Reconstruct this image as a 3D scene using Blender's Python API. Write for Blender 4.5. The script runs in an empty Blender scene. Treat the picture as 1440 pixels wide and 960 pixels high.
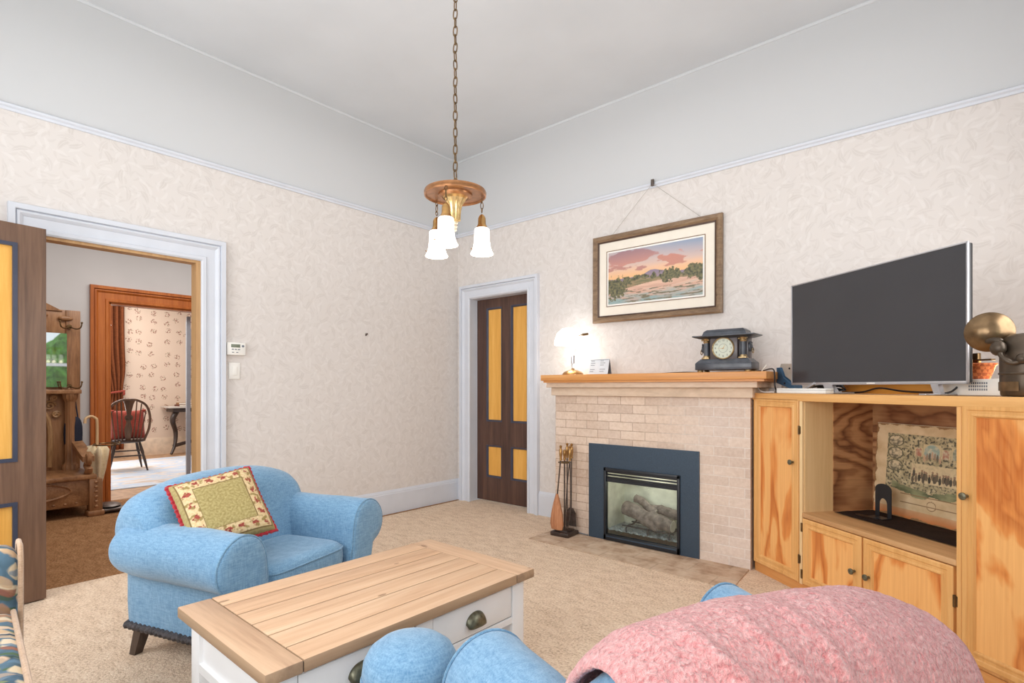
import bpy, bmesh, math, random
from mathutils import Vector, Matrix, noise
random.seed(7)
PI = math.pi
col = bpy.context.scene.collection
def R(d): return math.radians(d)
def lin(c):
    c = c/255.0
    return c/12.92 if c <= .04045 else ((c+.055)/1.055)**2.4
def C(r, g, b): return (lin(r), lin(g), lin(b), 1.0)

# ------------------------------------------------------------------ materials
def newmat(name):
    m = bpy.data.materials.new(name); m.use_nodes = True
    nt = m.node_tree
    return m, nt, nt.nodes['Principled BSDF']
def nd(nt, typ, **kw):
    n = nt.nodes.new(typ)
    for k, v in kw.items():
        if k in n.inputs.keys():
            if isinstance(v, bpy.types.NodeSocket): nt.links.new(v, n.inputs[k])
            else: n.inputs[k].default_value = v
        else: setattr(n, k, v)
    return n
def math_(nt, op, a, b=None, clamp=False):
    n = nt.nodes.new('ShaderNodeMath'); n.operation = op; n.use_clamp = clamp
    for i, x in enumerate((a, b)):
        if x is None: continue
        if isinstance(x, bpy.types.NodeSocket): nt.links.new(x, n.inputs[i])
        else: n.inputs[i].default_value = x
    return n.outputs[0]
def coords(nt, scale=(1,1,1), rot=(0,0,0), kind='Object'):
    t = nt.nodes.new('ShaderNodeTexCoord'); mp = nt.nodes.new('ShaderNodeMapping')
    mp.inputs['Scale'].default_value = scale; mp.inputs['Rotation'].default_value = rot
    nt.links.new(t.outputs[kind], mp.inputs['Vector'])
    return mp.outputs['Vector']
def noise_(nt, vec, scale, detail=2.0, rough=.5, dist=0.0):
    n = nd(nt, 'ShaderNodeTexNoise', Scale=scale, Detail=detail, Roughness=rough, Distortion=dist)
    nt.links.new(vec, n.inputs['Vector']); return n.outputs['Fac']
def ramp(nt, fac, stops, interp='LINEAR'):
    r = nt.nodes.new('ShaderNodeValToRGB'); r.color_ramp.interpolation = interp
    el = r.color_ramp.elements
    while len(el) < len(stops): el.new(.5)
    for e, (p, c) in zip(el, stops): e.position = p; e.color = c
    nt.links.new(fac, r.inputs['Fac']); return r.outputs['Color']
def mix(nt, fac, a, b, blend='MIX'):
    n = nt.nodes.new('ShaderNodeMix'); n.data_type = 'RGBA'; n.blend_type = blend
    for i, x in ((0, fac), (6, a), (7, b)):
        if isinstance(x, bpy.types.NodeSocket): nt.links.new(x, n.inputs[i])
        else: n.inputs[i].default_value = x
    return n.outputs[2]
def bump(nt, bs, h, strength=.2, dist=.01):
    b = nt.nodes.new('ShaderNodeBump'); b.inputs['Strength'].default_value = strength
    b.inputs['Distance'].default_value = dist
    nt.links.new(h, b.inputs['Height']); nt.links.new(b.outputs[0], bs.inputs['Normal'])
def plain(name, c, rough=.5, metal=0.0, var=.06, vs=12, bmp=0.0, bscale=120, spec=.5, coat=0):
    m, nt, bs = newmat(name)
    v = coords(nt)
    n = noise_(nt, v, vs, 3)
    a = tuple(x*(1-var*2) for x in c[:3])+(1,); b = tuple(min(1, x*(1+var*2)) for x in c[:3])+(1,)
    nt.links.new(ramp(nt, n, [(.3, a), (.7, b)]), bs.inputs['Base Color'])
    bs.inputs['Roughness'].default_value = rough; bs.inputs['Metallic'].default_value = metal
    bs.inputs['Specular IOR Level'].default_value = spec
    if coat: bs.inputs['Coat Weight'].default_value = coat
    if bmp: bump(nt, bs, noise_(nt, v, bscale, 3), bmp)
    return m
def emis(name, c, s, base=None):
    m, nt, bs = newmat(name)
    bs.inputs['Base Color'].default_value = base or c
    bs.inputs['Emission Color'].default_value = c; bs.inputs['Emission Strength'].default_value = s
    bs.inputs['Roughness'].default_value = .4
    return m
def wood(name, cs, grain='x', fine=14, stretch=.07, rough=.45, rings=.0, bmp=.08, knots=False):
    m, nt, bs = newmat(name)
    s = {'x': (stretch,1,1), 'y': (1,stretch,1), 'z': (1,1,stretch)}[grain]
    v = coords(nt, s)
    n1 = noise_(nt, v, fine, 5, .6, .6); n2 = noise_(nt, v, fine*6, 3, .6)
    f = math_(nt, 'ADD', math_(nt, 'MULTIPLY', n1, .7), math_(nt, 'MULTIPLY', n2, .3))
    if rings:
        w = math_(nt, 'FRACT', math_(nt, 'MULTIPLY', noise_(nt, v, fine*.3, 1.5, .5, .3), rings))
        f = math_(nt, 'ADD', math_(nt, 'MULTIPLY', f, .55), math_(nt, 'MULTIPLY', w, .45))
    k = len(cs)
    c = ramp(nt, f, [(.28+.44*i/(k-1), cs[i]) for i in range(k)])
    if knots:
        v2 = coords(nt, tuple(.35 if q < 1 else 1 for q in s))
        vo = nd(nt, 'ShaderNodeTexVoronoi', Scale=13.0); nt.links.new(v2, vo.inputs['Vector'])
        kf = math_(nt, 'MULTIPLY', math_(nt, 'MULTIPLY', math_(nt, 'LESS_THAN', vo.outputs['Distance'], .10), math_(nt, 'GREATER_THAN', noise_(nt, coords(nt), 5, 2), .5)), .62)
        c = mix(nt, kf, c, C(110, 74, 48))
        ge = nt.nodes.new('ShaderNodeNewGeometry'); sz = nt.nodes.new('ShaderNodeSeparateXYZ'); nt.links.new(ge.outputs['Normal'], sz.inputs[0])
        side = math_(nt, 'MULTIPLY', math_(nt, 'LESS_THAN', sz.outputs[2], .6), .55)
        c = mix(nt, side, c, ramp(nt, n1, [(.35, C(96,78,58)), (.65, C(150,124,94))]))
    nt.links.new(c, bs.inputs['Base Color'])
    bs.inputs['Roughness'].default_value = rough
    if bmp: bump(nt, bs, f, bmp, .004)
    return m
def plywood(name, light, dark, mid, grain='z', sc=2.2, bands=7, stretch=.22, rough=.35):
    m, nt, bs = newmat(name)
    s = {'x': (stretch,1,1), 'y': (1,stretch,1), 'z': (1,1,stretch)}[grain]
    v = coords(nt, s)
    h = noise_(nt, v, sc, 4.5, .45, .5)
    w = math_(nt, 'FRACT', math_(nt, 'MULTIPLY', h, bands))
    c = ramp(nt, w, [(0, dark), (.10, mid), (.28, light), (.62, light), (.74, mid), (1, dark)])
    s2 = {'x': (.03,1,1), 'y': (1,.03,1), 'z': (1,1,.03)}[grain]
    g = noise_(nt, coords(nt, s2), 90, 3, .6)
    c = mix(nt, .20, c, ramp(nt, g, [(.35, dark), (.65, light)]), 'MIX')
    nt.links.new(c, bs.inputs['Base Color']); bs.inputs['Roughness'].default_value = rough
    return m
def leaf(nt, vec, scale, L, w, seed=0.0):
    """voronoi-seeded leaf shapes, each turned its own way"""
    mp = nt.nodes.new('ShaderNodeMapping'); mp.inputs['Location'].default_value = (seed, seed*.37, 0)
    mp.inputs['Scale'].default_value = (scale,)*3
    nt.links.new(vec, mp.inputs['Vector']); p = mp.outputs[0]
    vo = nd(nt, 'ShaderNodeTexVoronoi', Scale=1.0); vo.voronoi_dimensions = '2D'
    nt.links.new(p, vo.inputs['Vector'])
    d = nt.nodes.new('ShaderNodeVectorMath'); d.operation = 'SUBTRACT'
    nt.links.new(p, d.inputs[0]); nt.links.new(vo.outputs['Position'], d.inputs[1])
    sp = nt.nodes.new('ShaderNodeSeparateColor'); nt.links.new(vo.outputs['Color'], sp.inputs[0])
    ro = nt.nodes.new('ShaderNodeVectorRotate'); ro.rotation_type = 'Z_AXIS'
    nt.links.new(d.outputs[0], ro.inputs['Vector'])
    nt.links.new(math_(nt, 'MULTIPLY', sp.outputs[0], 6.283), ro.inputs['Angle'])
    sx = nt.nodes.new('ShaderNodeSeparateXYZ'); nt.links.new(ro.outputs[0], sx.inputs[0])
    x, y = sx.outputs[0], sx.outputs[1]
    bend = math_(nt, 'ADD', y, math_(nt, 'MULTIPLY', math_(nt, 'MULTIPLY', x, x), .5))
    prof = math_(nt, 'MULTIPLY', math_(nt, 'SUBTRACT', 1.0, math_(nt, 'POWER', math_(nt, 'DIVIDE', x, L), 2.0)), w)
    e = math_(nt, 'SUBTRACT', prof, math_(nt, 'ABSOLUTE', bend))
    msk = math_(nt, 'MULTIPLY', e, 1/(w*.35), True)
    vein = math_(nt, 'MULTIPLY', math_(nt, 'LESS_THAN', math_(nt, 'ABSOLUTE', bend), w*.08), msk)
    return msk, sp.outputs[1], vein
def wallvec(nt, axis):
    t = nt.nodes.new('ShaderNodeTexCoord'); s = nt.nodes.new('ShaderNodeSeparateXYZ')
    nt.links.new(t.outputs['Object'], s.inputs[0])
    c = nt.nodes.new('ShaderNodeCombineXYZ')
    nt.links.new(s.outputs[axis], c.inputs[0]); nt.links.new(s.outputs[2], c.inputs[1])
    return c.outputs[0], s.outputs[2], t.outputs['Object']
RAIL = 2.83
def wallpaper(name, axis):
    m, nt, bs = newmat(name)
    v, z, o = wallvec(nt, axis)
    base, dk, lt = C(222,216,211), C(209,202,196), C(230,225,221)
    c = base
    a, r1, ve = leaf(nt, v, 10, .62, .17, 0)
    b, r2, ve2 = leaf(nt, v, 13, .6, .15, 4.3)
    g, r3, ve3 = leaf(nt, v, 18, .6, .16, 9.1)
    c = mix(nt, math_(nt, 'MULTIPLY', g, .40), c, dk)
    c = mix(nt, math_(nt, 'MULTIPLY', b, .55), c, lt)
    c = mix(nt, math_(nt, 'MULTIPLY', a, math_(nt, 'ADD', math_(nt, 'MULTIPLY', r1, .5), .25)), c, dk)
    c = mix(nt, math_(nt, 'MULTIPLY', ve, .6), c, lt)
    tone = noise_(nt, o, .9, 2)
    c = mix(nt, math_(nt, 'MULTIPLY', tone, .5), c, mix(nt, .5, c, C(222,214,210)))
    up = math_(nt, 'GREATER_THAN', z, RAIL-.015)
    c = mix(nt, up, c, C(208,209,210))
    nt.links.new(c, bs.inputs['Base Color']); bs.inputs['Roughness'].default_value = .85
    bs.inputs['Specular IOR Level'].default_value = .2
    return m
def sprigpaper(name, axis):
    m, nt, bs = newmat(name)
    v, z, o = wallvec(nt, axis)
    c = C(228,206,186)
    # cluster mask : sprigs sit in their own cells
    vo = nd(nt, 'ShaderNodeTexVoronoi', Scale=5.2, Randomness=.55); vo.voronoi_dimensions = '2D'
    nt.links.new(v, vo.inputs['Vector'])
    near = math_(nt, 'LESS_THAN', vo.outputs['Distance'], .25)
    a, r1, ve = leaf(nt, v, 26, .55, .2, 2)
    b, r2, ve2 = leaf(nt, v, 30, .5, .2, 7)
    c = mix(nt, math_(nt, 'MULTIPLY', math_(nt, 'MULTIPLY', b, near), .8), c, C(140,124,90))
    c = mix(nt, math_(nt, 'MULTIPLY', math_(nt, 'MULTIPLY', a, near), .9), c, C(150,84,74))
    nt.links.new(c, bs.inputs['Base Color']); bs.inputs['Roughness'].default_value = .8
    return m
def floral(name):
    m, nt, bs = newmat(name)
    o = coords(nt)
    # two dimensional vector from x+z so leaves wrap round the upholstery
    s = nt.nodes.new('ShaderNodeSeparateXYZ'); nt.links.new(o, s.inputs[0])
    cb = nt.nodes.new('ShaderNodeCombineXYZ')
    nt.links.new(math_(nt, 'ADD', s.outputs[0], math_(nt, 'MULTIPLY', s.outputs[2], .3)), cb.inputs[0])
    nt.links.new(math_(nt, 'ADD', s.outputs[2], math_(nt, 'MULTIPLY', s.outputs[1], .8)), cb.inputs[1])
    v = cb.outputs[0]
    c = ramp(nt, noise_(nt, o, 7, 3), [(.35, C(44,66,84)), (.5, C(88,118,138)), (.65, C(60,84,92))])
    a, r1, ve = leaf(nt, v, 15, .6, .26, 1)
    b, r2, v2 = leaf(nt, v, 21, .55, .24, 5)
    g, r3, v3 = leaf(nt, v, 18, .55, .28, 8)
    c = mix(nt, b, c, ramp(nt, r2, [(.2, C(78,104,74)), (.6, C(140,150,110)), (.9, C(50,76,70))]))
    c = mix(nt, a, c, ramp(nt, r1, [(.2, C(214,196,164)), (.5, C(170,116,88)), (.8, C(226,206,178))]))
    c = mix(nt, math_(nt, 'MULTIPLY', g, .85), c, ramp(nt, r3, [(.3, C(96,128,150)), (.6, C(206,170,130)), (.85, C(150,92,70))]))
    nt.links.new(c, bs.inputs['Base Color']); bs.inputs['Roughness'].default_value = .8
    bump(nt, bs, noise_(nt, o, 300, 2), .15)
    return m
def fabric(name, c1, c2, scale=260, bmp=.35, sheen=.3):
    m, nt, bs = newmat(name)
    v = coords(nt)
    n = noise_(nt, v, scale, 2, .7); n2 = noise_(nt, v, 5, 3)
    h = noise_(nt, coords(nt, (1,1,.12)), scale*.8, 2); k = noise_(nt, coords(nt, (.15,.15,1)), scale*.8, 2)
    f = math_(nt, 'ADD', math_(nt, 'MULTIPLY', n, .3), math_(nt, 'MULTIPLY', math_(nt, 'ADD', h, k), .35))
    c = ramp(nt, f, [(.36, c1), (.64, c2)])
    c = mix(nt, math_(nt, 'MULTIPLY', n2, .35), c, c1)
    nt.links.new(c, bs.inputs['Base Color']); bs.inputs['Roughness'].default_value = .9
    bs.inputs['Specular IOR Level'].default_value = .15
    bs.inputs['Sheen Weight'].default_value = sheen
    bump(nt, bs, f, bmp, .006)
    return m
def carpet(name, c1, c2, c3, bs_=.9):
    m, nt, bs = newmat(name)
    v = coords(nt)
    n = noise_(nt, v, 85, 3, .7); n2 = noise_(nt, v, 1.3, 4, .6); n3 = noise_(nt, coords(nt, (1,2.2,1), (0,0,.6)), 9, 3, .6)
    f = math_(nt, 'ADD', math_(nt, 'MULTIPLY', n, .72), math_(nt, 'MULTIPLY', n3, .28))
    c = ramp(nt, f, [(.36, c1), (.5, c2), (.64, c3)])
    c = mix(nt, math_(nt, 'MULTIPLY', n2, .3), c, c2)
    nt.links.new(c, bs.inputs['Base Color']); bs.inputs['Roughness'].default_value = .95
    bs.inputs['Specular IOR Level'].default_value = .1
    bump(nt, bs, f, bs_, .012)
    return m
def painted(name, rough=.4):
    m, nt, bs = newmat(name)
    a = nt.nodes.new('ShaderNodeAttribute'); a.attribute_name = 'Col'
    nt.links.new(a.outputs['Color'], bs.inputs['Base Color']); bs.inputs['Roughness'].default_value = rough
    return m
def glassmat(name, tint=(1,1,1,1), gl=.06):
    m = bpy.data.materials.new(name); m.use_nodes = True; nt = m.node_tree
    nt.nodes.remove(nt.nodes['Principled BSDF'])
    t = nd(nt, 'ShaderNodeBsdfTransparent', Color=tint); g = nd(nt, 'ShaderNodeBsdfGlossy', Roughness=.03)
    x = nt.nodes.new('ShaderNodeMixShader'); x.inputs[0].default_value = gl
    nt.links.new(t.outputs[0], x.inputs[1]); nt.links.new(g.outputs[0], x.inputs[2])
    nt.links.new(x.outputs[0], nt.nodes['Material Output'].inputs['Surface'])
    return m
def brickmat(name):
    m, nt, bs = newmat(name)
    v, z, o = wallvec(nt, 0)
    b = nt.nodes.new('ShaderNodeTexBrick'); nt.links.new(v, b.inputs['Vector'])
    b.inputs['Scale'].default_value = 1.0
    b.inputs['Brick Width'].default_value = .205; b.inputs['Row Height'].default_value = .0665
    b.inputs['Mortar Size'].default_value = .0035; b.inputs['Mortar Smooth'].default_value = .3
    b.inputs['Color1'].default_value = C(236,215,196); b.inputs['Color2'].default_value = C(198,175,158)
    sx = nt.nodes.new('ShaderNodeSeparateXYZ'); nt.links.new(o, sx.inputs[0])
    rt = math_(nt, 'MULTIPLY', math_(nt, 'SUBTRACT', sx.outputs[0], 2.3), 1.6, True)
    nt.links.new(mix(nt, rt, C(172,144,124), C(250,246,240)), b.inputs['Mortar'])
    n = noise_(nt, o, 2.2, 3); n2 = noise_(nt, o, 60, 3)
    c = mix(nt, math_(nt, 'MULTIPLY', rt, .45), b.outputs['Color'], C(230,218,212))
    c = mix(nt, .26, c, ramp(nt, n, [(.32, C(196,160,124)), (.5, C(222,196,170)), (.66, C(232,214,200))]))
    c = mix(nt, .18, c, ramp(nt, n2, [(.3, C(170,140,118)), (.7, C(246,232,220))]))
    nt.links.new(c, bs.inputs['Base Color']); bs.inputs['Roughness'].default_value = .8
    bump(nt, bs, math_(nt, 'ADD', math_(nt, 'MULTIPLY', b.outputs['Fac'], -1.0), math_(nt, 'MULTIPLY', n2, .25)), .5, .006)
    return m

M = {}
M['paper_x'] = wallpaper('wallpaper_left', 1); M['paper_y'] = wallpaper('wallpaper_back', 0)
M['sprig'] = sprigpaper('floral_wallpaper', 1); M['sprig_y'] = sprigpaper('floral_wallpaper_side', 0)
M['white'] = plain('white_paint', C(214,218,226), .45, var=.015, vs=6)
M['ceil'] = plain('ceiling_plaster', C(213,216,219), .9, var=.015, vs=2, spec=.1)
M['hallwall'] = plain('grey_plaster', C(196,194,194), .9, var=.02, vs=2)
M['carpet'] = carpet('beige_carpet', C(180,152,126), C(230,204,178), C(248,230,208))
M['hallcarpet'] = carpet('brown_carpet', C(104,72,48), C(154,112,76), C(188,146,106))
M['rug'] = None
M['darkdoor'] = wood('dark_stained_wood', [C(52,34,28), C(84,58,48), C(108,78,62)], 'z', 16, .05, .4, bmp=.05)
M['olddoor'] = wood('brown_stained_wood', [C(78,56,44), C(112,84,66), C(138,106,84)], 'z', 16, .05, .35, bmp=.05)
M['yellow'] = wood('yellow_grained_panel', [C(214,152,62), C(232,172,80), C(244,190,100)], 'z', 22, .06, .5, bmp=.02)
M['mould'] = plain('blue_black_moulding', C(62,66,84), .35, var=.05)
M['orange'] = wood('orange_varnished_wood', [C(132,66,22), C(174,96,40), C(196,118,56)], 'z', 14, .05, .3)
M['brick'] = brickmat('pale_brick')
M['tanbrick'] = wood('pale_brick_course', [C(200,176,152), C(222,198,174), C(232,214,194)], 'x', 10, .35, .8, bmp=.2)
M['oak'] = wood('honey_oak', [C(206,146,80), C(228,172,104), C(240,190,124)], 'z', 18, .04, .4, bmp=.04)
M['oakx'] = wood('honey_oak_horizontal', [C(206,146,80), C(228,172,104), C(240,190,124)], 'x', 18, .04, .4, bmp=.04)
M['mantelwood'] = wood('amber_mantel_wood', [C(190,126,64), C(218,152,86), C(232,176,112)], 'x', 14, .05, .4, bmp=.04)
M['paleoak'] = wood('pale_pine', [C(222,184,128), C(238,204,152), C(246,216,170)], 'z', 10, .05, .45, bmp=.03)
M['ply'] = plywood('orange_plywood', C(248,188,116), C(196,106,42), C(230,146,72), 'z', 2.9, 7, .34)
M['plydark'] = plywood('dark_grained_plywood', C(186,140,96), C(108,62,34), C(160,110,72), 'x', 2.4, 13, .30, .5)
M['charcoal'] = plain('blue_black_metal', C(60,76,92), .45, var=.08, vs=200, metal=.2)
M['black'] = plain('black_metal', C(30,34,40), .4, var=.08)
M['blackplastic'] = plain('black_plastic', C(26,24,26), .35, var=.05)
M['iron'] = plain('grey_iron', C(96,86,80), .4, metal=.6, var=.15, vs=40)
M['brass'] = plain('aged_brass', C(176,136,84), .3, metal=.8, var=.12, vs=30)
M['brassdark'] = plain('dark_brass', C(116,92,62), .38, metal=.8, var=.15, vs=30)
M['bronze'] = plain('bronze', C(128,104,76), .3, metal=.85, var=.15, vs=18)
M['pewter'] = plain('dark_bronze_canister', C(84,72,60), .38, metal=.6, var=.15, vs=14)
M['silver'] = plain('silver_metal', C(190,190,194), .3, metal=.7, var=.03)
M['tabletop'] = wood('whitewashed_pine', [C(180,138,106), C(210,172,138), C(226,194,162)], 'y', 12, .06, .55, bmp=.1, knots=True)
M['tableend'] = wood('whitewashed_pine_end', [C(172,134,106), C(204,168,136), C(220,188,156)], 'x', 12, .06, .55, bmp=.1, knots=True)
M['tablewhite'] = plain('white_painted_wood', C(240,240,240), .4, var=.012, vs=8, bmp=.03, bscale=30)
M['pull'] = plain('antique_pewter_pull', C(112,110,92), .35, metal=.7, var=.2, vs=60)
M['blue'] = fabric('light_blue_upholstery', C(92,136,172), C(146,183,210))
M['bluepipe'] = fabric('grey_blue_piping', C(92,132,164), C(136,174,200))
M['knit'] = fabric('blue_knit_fabric', C(74,124,180), C(128,174,220), 150, .5)
M['pink'] = None
M['darkwood'] = wood('espresso_wood', [C(40,30,26), C(62,48,42), C(80,64,54)], 'z', 20, .06, .4)
M['rope'] = plain('charcoal_rope_trim', C(66,62,64), .6, var=.3, vs=70, bmp=.3)
M['red'] = fabric('red_fabric', C(150,34,44), C(196,56,66), 200)
M['rust'] = fabric('rust_red_fabric', C(140,56,44), C(186,88,72), 120)
M['drape'] = fabric('rust_brown_drape', C(104,56,34), C(146,86,52), 120, .35, 0)
M['cream'] = fabric('cream_fabric', C(222,202,162), C(248,234,204), 120)
M['floral'] = floral('dark_floral_upholstery')
M['tanpipe'] = fabric('tan_piping', C(184,150,122), C(216,186,158), 200)
M['walnut'] = wood('carved_walnut', [C(104,70,44), C(156,112,76), C(188,144,104)], 'z', 12, .12, .35)
M['walnuty'] = wood('carved_walnut_horizontal', [C(104,70,44), C(156,112,76), C(188,144,104)], 'y', 12, .12, .3)
M['mirror'] = plain('mirror_glass', C(236,240,238), .02, metal=1.0, var=.0)
M['navy'] = plain('navy_cloth', C(26,32,52), .8)
M['paint'] = painted('painted_surface', .55); M['paintcloth'] = painted('woven_picture_cloth', .9)
M['matboard'] = plain('cream_mat_board', C(240,232,218), .8, var=.01)
M['pframe'] = wood('grey_brown_picture_frame', [C(96,72,52), C(134,108,82), C(160,134,104)], 'x', 30, .2, .4)
M['pframein'] = plain('dark_brown_frame_lip', C(76,52,38), .4)
M['wire'] = plain('picture_wire', C(176,168,158), .5)
M['slate'] = plain('black_enamelled_case', C(72,76,84), .28, var=.15, vs=20)
M['gilt'] = plain('gilt_metal', C(176,152,112), .3, metal=.7, var=.2, vs=60)
M['dial'] = plain('pale_green_dial', C(206,212,196), .5, var=.03)
M['shade'] = emis('lit_frosted_glass', (1,.96,.9,1), 2.0, C(250,246,238))
M['lampshade'] = emis('lit_white_glass_shade', (1,.98,.95,1), 3.5, C(250,248,244))
M['bulb'] = emis('glowing_bulb', (1,.85,.6,1), 12)
M['crystal'] = plain('pressed_glass', C(226,214,190), .1, metal=.3, var=.1, vs=40)
M['glass'] = glassmat('clear_glass'); M['fireglass'] = glassmat('fireplace_glass', (.93,.95,.94,1), .05)
M['firebrick'] = plain('pale_firebox_panel', C(214,216,200), .7, var=.12, vs=9)
M['log'] = plain('grey_ceramic_log', C(128,118,112), .9, var=.25, vs=24, bmp=.6, bscale=50)
M['logend'] = plain('pale_log_end', C(224,216,204), .9)
M['ember'] = plain('crushed_glass_embers', C(150,160,164), .3, var=.4, vs=120, bmp=.6)
M['screen'] = plain('dark_tv_screen', C(58,58,62), .16, var=.02, vs=3, spec=.55)
M['thermo'] = plain('white_plastic', C(242,240,234), .4, var=.01)
M['lcd'] = plain('grey_lcd', C(120,128,110), .3)
M['greyline'] = plain('grey_print', C(120,126,134), .6)
M['bluegrey'] = plain('blue_plastic', C(52,88,118), .4)
M['greyplastic'] = plain('beige_grey_plastic', C(178,166,154), .5)
M['wicker'] = None
M['bulbcord'] = plain('grey_cord', C(110,112,116), .6)
M['hedge'] = plain('green_foliage', C(96,150,60), .8, var=.3, vs=8)
M['greydoor'] = plain('grey_painted_door', C(150,154,164), .5, var=.03)
M['tanjamb'] = wood('tan_jamb_wood', [C(170,128,84), C(196,154,106), C(210,170,122)], 'z', 12, .05, .5)
M['hearthbrick'] = None
def _pink():
    m, nt, bs = newmat('pink_plush'); v = coords(nt)
    n = noise_(nt, v, 85, 4, .7, .6); n2 = noise_(nt, v, 4, 3); n3 = noise_(nt, coords(nt, (1,1,.5)), 150, 2)
    f = math_(nt, 'ADD', math_(nt, 'MULTIPLY', n, .65), math_(nt, 'MULTIPLY', n3, .35))
    c = ramp(nt, f, [(.33, C(184,94,94)), (.46, C(230,152,150)), (.62, C(248,196,192))])
    c = mix(nt, math_(nt, 'MULTIPLY', n2, .45), c, C(232,158,160))
    nt.links.new(c, bs.inputs['Base Color']); bs.inputs['Roughness'].default_value = 1
    bs.inputs['Specular IOR Level'].default_value = .05; bs.inputs['Sheen Weight'].default_value = .5
    bump(nt, bs, f, 1.0, .02); return m
M['pink'] = _pink()
def _rug():
    m, nt, bs = newmat('pale_blue_rug'); v = coords(nt)
    f = noise_(nt, coords(nt, (1.5,.8,1)), 2.6, 4, .6, 1)
    c = ramp(nt, f, [(.3, C(196,176,160)), (.42, C(226,218,212)), (.55, C(190,206,226)), (.68, C(232,230,228))])
    nt.links.new(c, bs.inputs['Base Color']); bs.inputs['Roughness'].default_value = .95; return m
M['rug'] = _rug()
def _wicker():
    m, nt, bs = newmat('orange_wicker'); v = coords(nt)
    w = nd(nt, 'ShaderNodeTexChecker', Scale=70.0, Color1=C(214,120,62), Color2=C(176,86,40)); nt.links.new(v, w.inputs['Vector'])
    nt.links.new(w.outputs['Color'], bs.inputs['Base Color']); bs.inputs['Roughness'].default_value = .6
    bump(nt, bs, w.outputs['Fac'], .5, .004); return m
M['wicker'] = _wicker()
def _hearth():
    m, nt, bs = newmat('worn_hearth_brick'); v = coords(nt)
    b = nt.nodes.new('ShaderNodeTexBrick'); nt.links.new(v, b.inputs['Vector'])
    b.inputs['Scale'].default_value = 1; b.inputs['Brick Width'].default_value = .4; b.inputs['Row Height'].default_value = .2
    b.inputs['Mortar Size'].default_value = .006; b.inputs['Color1'].default_value = C(190,160,132); b.inputs['Color2'].default_value = C(206,182,156)
    b.inputs['Mortar'].default_value = C(150,126,104)
    n = noise_(nt, v, 7, 4, .65)
    c = mix(nt, .65, b.outputs['Color'], ramp(nt, n, [(.32, C(140,108,82)), (.48, C(190,162,138)), (.66, C(216,196,174))]))
    nt.links.new(c, bs.inputs['Base Color']); bs.inputs['Roughness'].default_value = .85
    bump(nt, bs, n, .4, .01); return m
M['hearthbrick'] = _hearth()

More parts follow.
